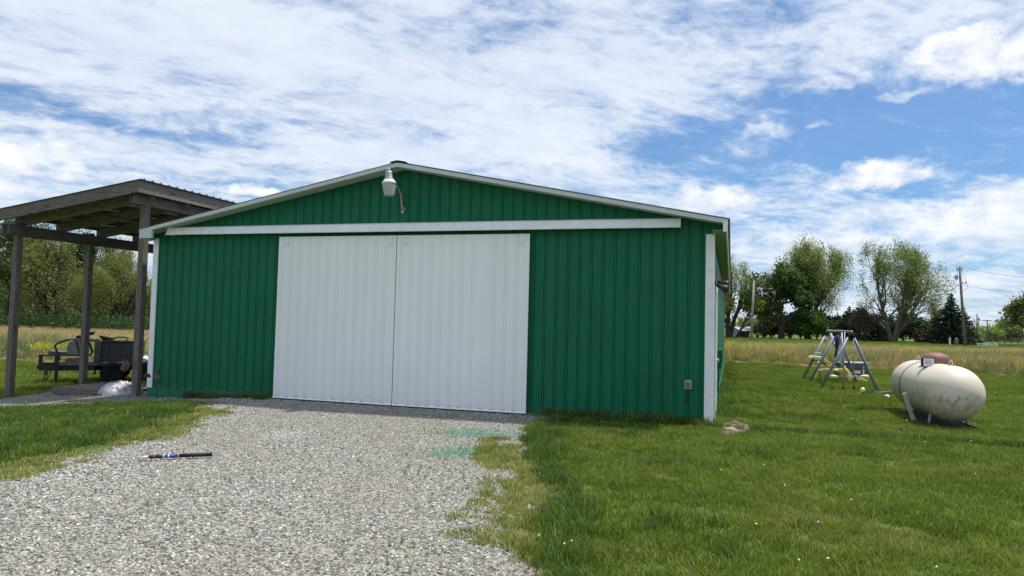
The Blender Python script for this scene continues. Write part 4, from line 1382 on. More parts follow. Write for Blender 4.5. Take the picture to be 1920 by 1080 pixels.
# lifting lugs
for lx in (1.02, -1.02):
    pts = [(lx, 0.035 * math.cos(t), cz + TKR - 0.02 + 0.10 * math.sin(t)) for t in np.linspace(0, math.pi, 9)]
    MB().tube(pts, 0.011, 8).build('lifting_lug', CREAM if False else plain('lug_paint', (0.5, 0.46, 0.40), 0.5), tk, True)
for lx in (0.35, 0.50):
    MB().box((lx, sgn * 0.16 - 0.01, cz + TKR - 0.06), (lx + 0.02, sgn * 0.16 + 0.01, cz + TKR + 0.02)).build('stud', plain('lug_paint', (0.5, 0.46, 0.40), 0.5), tk)
# saddles / legs and skid rails
for lx in (-0.85, 0.85):
    for sy in (-1, 1):
        MB().beam((lx, sy * 0.30, 0.03), (lx, sy * 0.26, TKC + 0.16), 0.08, 0.02, up=(0, 1, 0)).build('leg', plain('lug_paint', (0.5, 0.46, 0.40), 0.5), tk)
for sy in (-1, 1):
    MB().box((-1.25, sy * 0.34 - 0.03, -0.005), (1.45, sy * 0.34 + 0.03, 0.035)).build('skid_rail', RUST, tk)
MB().box((-1.1, -0.42, -0.03), (1.15, 0.42, 0.02)).build('shadow_pad', plain('tank_shadow', (0.045, 0.038, 0.03), 0.95), tk)  # near-black slab that puts the tank's ground shadow into colour
a = at(1695, 737, 13.0); b = at(1714, 781, 12.95)
st2 = MB().beam(tuple(a), (b[0], b[1], 0.0), 0.075, 0.03).build('board', plain('pale_painted_board', (0.45, 0.46, 0.42), 0.6), None, bevel=0.004)
tag(st2, 'pale narrow board leaning against the side of the propane tank', 'board')

# black pipe and cap
a = at(1618, 743, 17.8); b = at(1676, 736, 18.1)
pp = thing('drain_pipe', 'straight black pipe lying on the lawn between swing set and propane tank', 'pipe', (a[0], a[1], 0.0))
MB().tube([(0, 0, 0.05), (b[0] - a[0] + 0.5, b[1] - a[1] + 0.1, 0.09)], 0.045, 10).build('tube', BLACK, pp, True)
c_ = at(1663, 743, 17.0)
o = MB().lathe([(0, 0.0), (0.04, 0.0), (0.065, 0.05), (0.045, 0.09), (0, 0.10)], (0, 0, 0), 14).build('ball', WHITEP, None, True)
o.location = (c_[0], c_[1], 0.02)
tag(o, 'white round plastic ball in the grass beside the black pipe', 'ball')

# ------------------------------------------------------------------ swing set
sw = thing('swing_set', 'blue-grey tubular swing set frame with splayed legs on the lawn', 'swing set', (9.3, 20.8, 0.0))
SO = np.array([9.3, 20.8, 0.0])
def sl(p): return tuple(float(c) for c in (np.asarray(p) - SO))
tn, tf = at(1596, 622, 19.1), at(1552, 620, 23.2)
tm = tn + (tf - tn) * 0.55
def gd(px, py):
    d = ray(px, py); t = -1.6 / d[2]
    return CAM + d * t
legs = [(gd(1504, 712), tf, (-.12, 0)), (gd(1536, 732), tn, (-.1, 0)), (gd(1516, 719), tm, (-.1, 0)), (gd(1648, 735.5), tn, (.1, 0))]
cN, dN = legs[1][0], legs[3][0]
bM = legs[2][0]
eM = gd(1620, 727); eM = bM + (dN - cN) * 1.02 + np.array([0.0, 0.3, 0])
aF = legs[0][0]; fF = aF + (dN - cN) * 1.0
for base, top in ((aF, tf), (fF, tf), (bM, tm), (eM, tm), (cN, tn), (dN, tn)):
    p = np.array(base); q = np.array(top)
    e_ = p + (q - p) * 0.93
    MB().tube([sl((p[0], p[1], -0.03)), sl(e_)], 0.036, 10).build('leg', SWING, sw, True)
    MB().tube([sl(p + (q - p) * 0.90), sl(q)], 0.042, 8).build('leg_bracket', BLACK, sw, True)
MB().tube([sl(tn + (tn - tf) * 0.02), sl(tf + (tf - tn) * 0.02)], 0.034, 10).build('top_bar', plain('worn_bar', (0.38, 0.38, 0.38), 0.5, .3, dirt=(.12, .08, .06), dirt_amt=.7, scale=9), sw, True)
for (p, q, tp_) in ((cN, dN, tn), (bM, eM, tm), (aF, fF, tf)):
    x = p + (tp_ - p) * 0.40; y = q + (tp_ - q) * 0.40
    x[2] = y[2] = 0.62
    MB().tube([sl(x), sl(y)], 0.013, 6).build('tie_bar', BLACK, sw)

def hang(t): return tn + (tf - tn) * t
# glider with two seats
gl = thing('swing_glider', 'two-seat glider with cream seats hanging from the near end of the swing set', 'glider', tuple(SO))
h0 = hang(0.05)
ax = (dN - cN) / np.linalg.norm(dN - cN)
s0, s1_ = at(1556, 706, 19.0), at(1629, 706, 18.8)
MB().tube([sl(s0), sl(s1_)], 0.016, 8).build('cross_tube', SWING, gl, True)
for s_, e_ in ((s0, 1), (s1_, -1)):
    d_ = (s1_ - s0) / np.linalg.norm(s1_ - s0) * e_
    MB().tube([sl(s_ - d_ * 0.0), sl(s_ + d_ * 0.06), sl(s_ + d_ * 0.17), sl(s_ + d_ * 0.21)], [0.028, 0.05, 0.04, 0.02], 10).build('seat', CREAM, gl, True)
r0, r1 = at(1581, 727, 18.9), at(1601, 727, 18.9)
for (b_, t_) in ((r0, at(1584, 622, 19.3)), (r1, at(1600, 628, 19.1))):
    MB().tube([sl(b_), sl(t_)], 0.014, 8).build('hanger_rod', SWING, gl, True)
    MB().lathe([(0, -0.03), (0.035, -0.03), (0.03, 0.03), (0, 0.035)], sl(b_), 8).build('foot_peg', BLACK, gl)
# blue strap swing
bs = thing('swing_strap', 'dark blue strap swing bunched up in the middle of the swing set', 'swing', tuple(SO))
MB().tube([sl(at(1572, 628, 20.6)), sl(at(1571, 645, 20.6)), sl(at(1568, 660, 20.6)), sl(at(1567, 671, 20.6))], [0.03, 0.05, 0.035, 0.045], 8).build('seat', BLUEP, bs, True)
MB().tube([sl(at(1569, 628, 20.6)), sl(at(1566, 650, 20.6))], 0.018, 6).build('strap', BLUEP, bs, True)
# ropes
for i, (xt, yt, xb, yb, dd) in enumerate(((1557, 624, 1543, 664, 22.4), (1561, 624, 1541, 680, 22.0))):
    o = MB().tube([sl(at(xt, yt, dd)), sl(at(xb, yb, dd - .3))], 0.012, 6).build('rope', ROPE, None, True)
    o.location = tuple(SO)
    tag(o, ('shorter' if i == 0 else 'longer') + ' tan swing rope slanting down at the far end of the swing set', 'rope')
o = MB().tube([sl(at(1558, 625, 21.6)), sl(at(1566, 650, 21.4)), sl(at(1579, 686, 21.2))], 0.022, 8).build('support_tube', plain('white_tube', (0.5, 0.5, 0.5), 0.5), sw, True)
MB().tube([sl(at(1578, 622, 20.9)), sl(at(1581, 690, 20.8))], 0.03, 8).build('support_tube', MATS['white_tube'], sw, True)
# slide
sdt = thing('play_slide', 'faded yellow plastic slide with a stepped platform behind the swing legs', 'slide', tuple(SO))
D = 22.6
def pxp(lst, d): return [at(x, y, d) for x, y in lst]
def slab(pts, thick, name, mat, parent, depth=0.45):
    """outline of photo points given real depth: extruded away from the viewer"""
    n = len(pts)
    vs = [sl(p) for p in pts] + [sl(p + np.array([0.10, depth, 0])) for p in pts]
    fs = [tuple(range(n)), tuple(range(n, 2 * n))[::-1]] + [(i, (i + 1) % n, (i + 1) % n + n, i + n) for i in range(n)]
    return MB().add(vs, fs).build(name, mat, parent, bevel=0.01)
slab(pxp([(1521, 672), (1524, 667), (1543, 669), (1543, 675)], D), 0, 'platform', CREAM, sdt, 0.5)
slab(pxp([(1543, 670), (1548, 672), (1563, 686), (1563, 690), (1552, 688), (1543, 676)], D), 0, 'slide_bed', YELLOW, sdt, 0.45)
slab(pxp([(1563, 686), (1590, 696), (1628, 715), (1626, 716), (1600, 712), (1563, 691)], D - .2), 0, 'slide_bed', YELLOW, sdt, 0.45)
MB().tube([sl(p) for p in pxp([(1536, 677), (1533, 690), (1528, 706), (1526, 711)], D)], [0.05, 0.04, 0.05, 0.06], 8).build('support_leg', YELLOW, sdt, True)
MB().tube([sl(p) for p in pxp([(1525, 668), (1530, 662), (1542, 664), (1544, 670)], D + .2)], 0.035, 8).build('hand_rail', plain('dull_blue_tube', (0.25, 0.32, 0.38), .5), sdt, True)
# toy rocker: cream tube ending in yellow curl
tb = thing('riding_toy', 'cream and yellow tubular riding toy on thin dark legs inside the swing set', 'toy', tuple(SO))
MB().tube([sl(p) for p in pxp([(1534, 695), (1545, 693), (1565, 694), (1576, 695)], 21.3)], [0.035, 0.045, 0.045, 0.05], 10).build('body_tube', CREAM, tb, True)
MB().tube([sl(p) for p in pxp([(1575, 700), (1577, 693), (1583, 691), (1588, 697), (1591, 708), (1592, 715)], 21.0)], [0.07, 0.075, 0.07, 0.06, 0.06, 0.05], 10).build('neck', YELLOW, tb, True)
MB().tube([sl(p) for p in pxp([(1576, 696), (1578, 711)], 21.1)], 0.05, 8).build('fore_leg', YELLOW, tb, True)
for x in (1538, 1564, 1592):
    MB().tube([sl(at(x, 690, 21.3)), sl(at(x + (2 if x > 1580 else 0), 716, 21.2))], 0.012, 6).build('metal_leg', BLACK, tb, True)
# storage box
bxp = gd(1583, 705)
tbx = thing('toy_chest', 'grey-green plastic chest with blue and red labels behind the swing set', 'chest', (11.2, 24.4, 0.0), R(-6))
MB().box((0.0, 0, 0.0), (0.93, 0.5, 0.48)).build('body', BOXG, tbx, bevel=0.015)
MB().box((-0.03, -0.03, 0.481), (0.96, 0.53, 0.54)).build('lid', BOXLID, tbx, bevel=0.01)
MB().box((0.10, -0.012, 0.34), (0.27, -0.002, 0.44)).build('blue_label', BLUEP, tbx)
MB().box((0.44, -0.02, 0.30), (0.66, -0.002, 0.38)).build('red_handle', REDP, tbx, bevel=0.006)
MB().box((0.42, -0.012, 0.16), (0.68, -0.002, 0.26)).build('white_label', WHITEP, tbx)
MB().box((0.75, -0.012, 0.03), (0.80, -0.002, 0.40)).build('white_strip', WHITEP, tbx)
# yellow trumpet-shaped piece on the lawn
o = MB().tube([tuple(at(x, y, 17.9)) for x, y in ((1589, 739), (1598, 740), (1610, 740), (1616, 737), (1617, 732), (1620, 731))], [0.02, 0.03, 0.035, 0.05, 0.06, 0.075], 10, cap=True).build('toy_piece', YELLOW, None, True)
tag(o, 'yellow horn-shaped plastic toy piece lying in the grass left of the black pipe', 'toy')

# ------------------------------------------------------------------ paint pole on the gravel
ra, rb = np.array([-3.97, 7.80, 0.0]), np.array([-3.30, 8.07, 0.0])
ry = math.atan2(rb[1] - ra[1], rb[0] - ra[0])
rod = thing('extension_pole', 'black grip extension pole with silver tip and red collars lying on the gravel', 'pole', (ra[0], ra[1], 0.045), ry)
def seg(a, b, r, name, mat): return MB().tube([(a, 0, 0), (b, 0, 0)], r, 14).build(name, mat, rod, True)
seg(-0.03, 0.10, 0.011, 'silver_tip', plain('bright_aluminium', (0.72, 0.72, 0.72), 0.3, 0.6))
seg(0.09, 0.17, 0.019, 'lock_collar', BLACK)
seg(0.125, 0.143, 0.0225, 'red_ring', plain('dull_red', (0.22, 0.02, 0.02), 0.5))
seg(0.17, 0.22, 0.02, 'grip_end', BLACK)
seg(0.22, 0.245, 0.0195, 'clear_band', GREYM)
seg(0.245, 0.36, 0.0195, 'blue_label', plain('blue_print', (0.03, 0.07, 0.30), 0.35))
seg(0.275, 0.29, 0.0199, 'white_print', WHITEP)
seg(0.36, 0.375, 0.0205, 'red_ring', MATS['dull_red'])
seg(0.385, 0.70, 0.021, 'foam_grip', plain('black_foam', (0.012, 0.013, 0.016), 0.7, bump=.5))
seg(0.70, 0.725, 0.025, 'end_cap', BLACK)

# rocks / bare soil by the right barn corner
x, y, _ = W(3.38, -0.05)
n = 22
vs = [(0, 0, 0.025)] + [((0.30 + 0.08 * math.sin(3 * t) + 0.05 * math.sin(7 * t)) * math.cos(t), (0.75 + 0.15 * math.sin(2 * t)) * math.sin(t), 0.004) for t in np.linspace(0, 2 * math.pi, n, endpoint=False)]
o = MB().add(vs, [(0, i + 1, (i + 1) % n + 1) for i in range(n)]).build('bare_soil', DIRT, None, True)
o.location = (x, y, 0.004); o.rotation_euler = (0, 0, -YAW)
tag(o, kind='structure')
def stone(loc, s, col, label, seed):
    bm = bmesh.new(); bmesh.ops.create_icosphere(bm, subdivisions=2, radius=1)
    for v_ in bm.verts:
        f_ = 1 + 0.35 * (mnoise.noise(v_.co * 1.3 + Vector((seed, 0, 0))))
        v_.co = Vector((v_.co.x * s[0], v_.co.y * s[1], v_.co.z * s[2])) * f_
    me = bpy.data.meshes.new('stone'); bm.to_mesh(me); bm.free()
    me.materials.append(col)
    ob_ = bpy.data.objects.new('stone', me); C.objects.link(ob_); ob_.location = tuple(loc)
    tag(ob_, label, 'stone')
stone(W(3.36, -0.40, 0.02), (0.11, 0.07, 0.05), plain('tan_rock', (0.34, 0.25, 0.16), 0.9), 'tan stone on bare soil at the right barn corner', 3)
stone(W(3.42, 0.5, 0.02), (0.07, 0.09, 0.04), plain('brown_rock', (0.15, 0.12, 0.10), 0.9), 'brown stone by the barn side wall near the white side door', 9)

# ------------------------------------------------------------------ trees
def tube_np(segs, n=5):
    """segs: list of (p0, p1, r0, r1) -> verts, quads"""
    S = len(segs)
    P0_ = np.array([s[0] for s in segs]); P1_ = np.array([s[1] for s in segs])
    R0 = np.array([s[2] for s in segs]); R1 = np.array([s[3] for s in segs])
    d = P1_ - P0_; d /= np.linalg.norm(d, axis=1, keepdims=True) + 1e-9
    a = np.where(np.abs(d[:, 2:3]) < 0.9, np.array([[0, 0, 1.0]]), np.array([[1.0, 0, 0]]))
    x = np.cross(d, a); x /= np.linalg.norm(x, axis=1, keepdims=True)
    y = np.cross(d, x)
    V = []
    for Pn, Rn in ((P0_, R0), (P1_, R1)):
        for k in range(n):
            t = 2 * math.pi * k / n
            V.append(Pn + (x * math.cos(t) + y * math.sin(t)) * Rn[:, None])
    V = np.stack(V, 1).reshape(-1, 3)
    base = np.arange(S)[:, None] * 2 * n
    Fq = []
    for k in range(n):
        Fq.append(np.concatenate([base + k, base + (k + 1) % n, base + n + (k + 1) % n, base + n + k], 1))
    return V, np.concatenate(Fq, 0)


def leaves_np(A, per, sig, size, rg, flat=1.0):
    """A anchors (N,3) -> triangle-pair leaves"""
    N = len(A) * per
    c = np.repeat(A, per, 0) + rg.normal(size=(N, 3)) * sig
    d1 = rg.normal(size=(N, 3)); d1 /= np.linalg.norm(d1, axis=1, keepdims=True)
    d2 = rg.normal(size=(N, 3)); d2[:, 2] *= flat
    d2 -= (d2 * d1).sum(1, keepdims=True) * d1; d2 /= np.linalg.norm(d2, axis=1, keepdims=True)
    s = size * rg.uniform(0.6, 1.4, (N, 1))
    V = np.stack([c - d1 * s, c + d2 * s * 0.55, c + d1 * s, c - d2 * s * 0.55], 1).reshape(-1, 3)
    return V, np.arange(N * 4).reshape(N, 4)


def grow_tree(H, spread, rg, trunk_r=0.3, stems=1, fork=0.15, up=0.35, levels=4, kids=(5, 4, 4, 3), droop=0.0, base_spread=0.25, crown_base=0.2):
    segs, anchors = [], []

    def branch(p, d, L, r, lev, ns):
        step = L / ns
        pts = [p]
        for i in range(ns):
            d = d + rg.normal(size=3) * (0.10 + 0.05 * lev) + np.array([0, 0, up * (0.16 if lev else 0.10) - droop * (lev > 1) * 0.2])
            d /= np.linalg.norm(d)
            q = p + d * step
            r1 = r * (1 - 0.62 * (i + 1) / ns) if True else r
            r0 = r * (1 - 0.62 * i / ns)
            segs.append((p, q, r0, r1))
            p = q
            pts.append((p))
            t = (i + 1) / ns
            if lev < levels - 1 and (t > (fork if lev == 0 else 0.25)):
                nk = kids[lev] / (ns * (1 - (fork if lev == 0 else 0.25)))
                cnt = int(nk) + (rg.random() < nk - int(nk))
                for _ in range(cnt):
                    az = rg.uniform(0, 2 * math.pi)
                    s = rg.uniform(0.5, 1.0) * spread
                    o_ = np.cross(d, np.array([math.cos(az), math.sin(az), 0.3])); o_ /= np.linalg.norm(o_)
                    nd = d * (1.0 - 0.35 * s) + o_ * s + np.array([0, 0, up * 0.5])
                    nd /= np.linalg.norm(nd)
                    branch(p, nd, L * rg.uniform(0.42, 0.66) * (1.0 if lev else (1.12 - 0.55 * t)), max(r1 * 0.62, 0.016), lev + 1, max(2, ns - 1))
            if lev >= levels - 2:
                anchors.append(p)
        if lev < levels:
            anchors.append(p)

    for s_ in range(stems):
        a = 2 * math.pi * s_ / max(stems, 1) + rg.uniform(-0.5, 0.5)
        d = np.array([math.cos(a) * base_spread, math.sin(a) * base_spread, 1.0]) if stems > 1 else np.array([rg.normal() * 0.05, rg.normal() * 0.05, 1.0])
        d /= np.linalg.norm(d)
        branch(np.array([math.cos(a), math.sin(a), 0]) * (0.18 if stems > 1 else 0.0) + np.array([0, 0, -0.1]), d, H * rg.uniform(0.66, 0.80), trunk_r / math.sqrt(stems), 0, 6)
    A = np.array(anchors)
    A = A[A[:, 2] > H * crown_base]
    S = segs
    # normalise height
    top = A[:, 2].max()
    k = H / top
    A = A * k
    S = [(a * k, b * k, r0, r1) for a, b, r0, r1 in S]
    return S, A


def make_tree(name, label, H, loc, seed, leafmat, bark=BARK, per=6, sig=0.3, size=0.14, group=None, rz=0.0, width=None, cat='tree', thin=None, dome=True, **kw):
    rg = np.random.default_rng(seed)
    S, A = grow_tree(H, kw.pop('spread', 0.8), rg, **kw)
    if width:
        r = np.percentile(np.hypot(A[:, 0], A[:, 1]), 96)
        f = (width / 2) / r
        A[:, :2] *= f
        S = [(a * np.array([f, f, 1]), b * np.array([f, f, 1]), r0, r1) for a, b, r0, r1 in S]
    if dome:
        def dm(p):
            t_ = p[2] / H
            g = math.sqrt(max(0.03, 1 - ((t_ - 0.5) / 0.56) ** 2)) ** 1.2 if t_ > 0.5 else 1.0
            return np.array([p[0] * g, p[1] * g, p[2]])
        A = np.array([dm(p) for p in A])
        S = [(dm(a), dm(b), r0, r1) for a, b, r0, r1 in S]
    t = thing(name, label, cat, loc, rz, group)
    V, Fq = tube_np([s for s in S if s[2] > 0.0])
    np_mesh('trunk', V, Fq, bark, t)
    if thin:
        A = A[rg.random(len(A)) < thin]
    V, Fq = leaves_np(A, per, sig, size, rg)
    np_mesh('crown', V, Fq, leafmat, t)
    return t


def copy_thing(src, loc, rz, scl, label=None, group=None):
    c = src.copy(); C.objects.link(c)
    c.location = tuple(loc); c.rotation_euler = (0, 0, rz); c.scale = scl
    if label: c['label'] = label
    if group: c['group'] = group
    for ch in list(src.children):
        d = ch.copy(); C.objects.link(d); d.parent = c
        for g in ch.children:
            e = g.copy(); C.objects.link(e); e.parent = d
    return c


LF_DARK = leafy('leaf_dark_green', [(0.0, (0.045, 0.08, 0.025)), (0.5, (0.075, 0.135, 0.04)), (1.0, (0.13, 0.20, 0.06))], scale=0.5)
LF_MID = leafy('leaf_mid_green', [(0.0, (0.11, 0.155, 0.05)), (0.5, (0.21, 0.275, 0.085)), (1.0, (0.38, 0.44, 0.17))], scale=0.5)
LF_SPRING = leafy('leaf_spring_green', [(0.0, (0.10, 0.125, 0.04)), (0.5, (0.18, 0.21, 0.06)), (1.0, (0.29, 0.315, 0.11))], scale=0.3)
LF_PALE = leafy('leaf_pale_blossom', [(0.0, (0.20, 0.24, 0.11)), (0.5, (0.30, 0.33, 0.18)), (1.0, (0.45, 0.46, 0.30))], scale=0.5)
LF_BRIGHT = leafy('leaf_bright_green', [(0.0, (0.09, 0.17, 0.03)), (1.0, (0.17, 0.29, 0.055))], scale=0.8)
LF_RUSSET = leafy('leaf_russet', [(0.0, (0.05, 0.038, 0.032)), (0.6, (0.085, 0.062, 0.05)), (1.0, (0.13, 0.10, 0.07))], trans=0.2, scale=0.6)
LF_BRONZE = leafy('leaf_bronze', [(0.0, (0.10, 0.075, 0.03)), (1.0, (0.26, 0.18, 0.07))], trans=0.3, scale=0.6)
LF_PINE = leafy('needle_dark', [(0.0, (0.010, 0.022, 0.012)), (0.5, (0.02, 0.042, 0.022)), (1.0, (0.045, 0.08, 0.04))], trans=0.08, scale=0.8)
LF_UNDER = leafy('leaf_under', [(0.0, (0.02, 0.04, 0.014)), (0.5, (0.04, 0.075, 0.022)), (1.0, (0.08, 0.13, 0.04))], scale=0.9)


def gpt(px, py, d):
    a = at(px, py, d)
    return (float(a[0]), float(a[1]), float(hz(a[0], a[1])) - 0.02)


# right-hand trees
make_tree('maple_tree', 'tall full maple with many upright limbs behind the swing set, largest tree in view', 17.0, gpt(1514, 637, 115), 5, LF_MID, per=4, sig=0.30, size=0.115, width=14.0, thin=0.42,
          trunk_r=0.62, stems=4, base_spread=0.34, fork=0.10, up=0.42, levels=5, kids=(9, 6, 5, 3), spread=0.80, crown_base=0.12)
make_tree('maple_tree', 'wide spring tree with forked pale trunk and thin airy crown left of the spruce', 15.6, gpt(1675, 643, 104), 8, LF_MID, bark=BARKP, per=4, sig=0.30, size=0.11, width=13.6, thin=0.36,
          trunk_r=0.60, stems=3, base_spread=0.36, fork=0.10, up=0.38, levels=5, kids=(9, 5, 5, 3), spread=0.82, crown_base=0.12)
make_tree('oak_tree', 'dark green broad tree directly behind the leaning light pole', 12.0, gpt(1463, 636, 113), 21, LF_DARK, per=12, sig=0.38, size=0.24, width=11.0,
          trunk_r=0.5, stems=1, fork=0.2, up=0.25, levels=4, kids=(9, 5, 4, 3), spread=1.0, crown_base=0.25)
make_tree('cherry_tree', 'pale blossoming tree right beside the barn wall with a thick dark trunk', 13.5, gpt(1367, 634, 113), 33, LF_PALE, per=2, sig=0.30, size=0.13, width=8.5, thin=0.7,
          trunk_r=0.6, stems=2, base_spread=0.15, fork=0.2, up=0.4, levels=4, kids=(7, 5, 4, 3), spread=0.8, crown_base=0.45)
make_tree('lime_tree', 'low spreading light green tree shading the pale blue shed', 7.2, gpt(1376, 634, 111), 35, LF_SPRING, per=8, sig=0.3, size=0.2, width=9.0,
          trunk_r=0.35, stems=2, base_spread=0.8, fork=0.2, up=0.25, levels=4, kids=(7, 5, 4, 3), spread=1.0, crown_base=0.52)
make_tree('plum_tree', 'slim bronze-leaved tree between the light pole and the dark green tree', 6.8, gpt(1431, 634, 118), 37, LF_BRONZE, per=5, sig=0.3, size=0.17, width=5.0,
          trunk_r=0.2, fork=0.2, up=0.35, levels=4, kids=(7, 5, 4, 3), spread=0.8, crown_base=0.35)
make_tree('young_tree', 'small bright green young tree standing under the tallest maple', 4.4, gpt(1533, 637, 112), 41, LF_BRIGHT, per=10, sig=0.3, size=0.2, width=5.2,
          trunk_r=0.13, fork=0.15, up=0.3, levels=4, kids=(7, 4, 3, 3), spread=0.9, crown_base=0.1)
make_tree('young_tree', 'small green young tree just left of the tallest maple trunk', 4.0, gpt(1502, 637, 113), 43, LF_DARK, per=10, sig=0.3, size=0.2, width=4.6,
          trunk_r=0.13, fork=0.15, up=0.3, levels=4, kids=(7, 4, 3, 3), spread=0.9, crown_base=0.1)
make_tree('plum_tree', 'reddish brown leaved small tree in front of the dark evergreens', 4.9, gpt(1622, 640, 106), 47, LF_RUSSET, per=4, sig=0.3, size=0.13, width=6.0,
          trunk_r=0.14, fork=0.3, up=0.3, levels=4, kids=(7, 5, 4, 3), spread=0.9, crown_base=0.3)
make_tree('birch_tree', 'thin nearly bare pale-trunked tree between the airy maple and the spruce', 6.5, gpt(1743, 642, 112), 51, LF_PALE, bark=BARKP, per=2, sig=0.25, size=0.12, width=4.0,
          trunk_r=0.16, fork=0.25, up=0.4, levels=4, kids=(6, 5, 4, 2), spread=0.6, crown_base=0.4)
make_tree('apple_tree', 'pale leafed tree cut by the right edge of the photograph', 8.0, gpt(1948, 648, 98), 53, LF_SPRING, per=6, sig=0.3, size=0.17, width=8.6,
          trunk_r=0.3, stems=2, base_spread=0.3, fork=0.2, up=0.35, levels=4, kids=(7, 6, 4, 3), spread=0.8, crown_base=0.15)
make_tree('young_tree', 'small round-topped tree on the skyline beyond the dark rail fence', 5.5, gpt(1892, 636, 190), 57, LF_MID, per=5, sig=0.35, size=0.22, width=7.0,
          trunk_r=0.2, fork=0.3, up=0.3, levels=4, kids=(7, 5, 3, 3), spread=0.9, crown_base=0.4)


def bush(name, label, loc, w, d, h, mat, seed, n=900, size=0.22, group=None, cat='bush'):
    rg = np.random.default_rng(seed)
    t = thing(name, label, cat, loc, rg.uniform(0, 6), group)
    segs = []
    for i in range(7):
        a = rg.uniform(0, 6.28); tip = np.array([math.cos(a) * w * 0.3, math.sin(a) * d * 0.3, h * rg.uniform(0.5, 0.9)])
        mid = tip * np.array([0.4, 0.4, 0.5]) + rg.normal(size=3) * 0.1
        segs += [(np.array([0, 0, -0.05]), mid, 0.06, 0.04), (mid, tip, 0.04, 0.015)]
    V, Fq = tube_np(segs, 5)
    np_mesh('stems', V, Fq, BARK, t)
    # lumpy crown: several clumps
    A = []
    nc = 14
    for i in range(nc):
        a = rg.uniform(0, 6.28); r = math.sqrt(rg.random()) * 0.42
        c = np.array([math.cos(a) * r * w, math.sin(a) * r * d, h * (0.3 + 0.6 * rg.random() * (1 - r))])
        q = rg.normal(size=(n // nc, 3)); q /= np.linalg.norm(q, axis=1, keepdims=True)
        q *= (rg.random((len(q), 1)) ** 0.4) * np.array([w * 0.22, d * 0.22, h * 0.26])
        A.append(c + q)
    A = np.concatenate(A); A[:, 2] = np.clip(A[:, 2], 0.05, None)
    V, Fq = leaves_np(A, 2, 0.12, size, rg)
    np_mesh('crown', V, Fq, mat, t)
    return t


def conifer(label, loc, H, w, seed, name='spruce_tree', group=None, tiers=26, dens=1.0):
    rg = np.random.default_rng(seed)
    t = thing(name, label, 'spruce', loc, rg.uniform(0, 6), group)
    segs = [(np.array([0, 0, -0.1]), np.array([0, 0, H * 0.5]), H * 0.022, H * 0.014), (np.array([0, 0, H * 0.5]), np.array([0, 0, H * 0.985]), H * 0.014, 0.01)]
    LV = []
    for i in range(tiers):
        f = i / (tiers - 1)
        z = H * (0.06 + 0.90 * f)
        L = w / 2 * (1 - f) ** 0.85 * (1.0 + 0.12 * rg.normal()) + 0.10
        nb = max(5, int(12 * (1 - f) + 4))
        for b in range(nb):
            a = 2 * math.pi * (b + rg.random() * 0.8) / nb + i
            l = L * rg.uniform(0.75, 1.1)
            d = np.array([math.cos(a), math.sin(a), 0])
            p = np.array([0, 0, z]); m_ = p + d * l * 0.55 + np.array([0, 0, -0.10 * l]); e = p + d * l + np.array([0, 0, -0.02 * l])
            segs += [(p, m_, 0.03, 0.02), (m_, e, 0.02, 0.008)]
            k = max(4, int(l * 13 * dens))
            for j in range(k):
                s = (j + rg.random()) / k
                c = p + (e - p) * s + np.array([0, 0, -0.10 * l * math.sin(s * math.pi)])
                side = np.array([-d[1], d[0], 0]) * rg.normal() * 0.16 * (1.1 - s) * (0.6 + l * 0.5)
                LV.append(c + side + np.array([0, 0, -abs(rg.normal()) * 0.05]))
    V, Fq = tube_np(segs, 4)
    np_mesh('trunk', V, Fq, BARK, t)
    A = np.array(LV)
    V, Fq = leaves_np(A, 2, 0.05, 0.15, rg, flat=0.35)
    np_mesh('crown', V, Fq, LF_PINE, t)
    return t


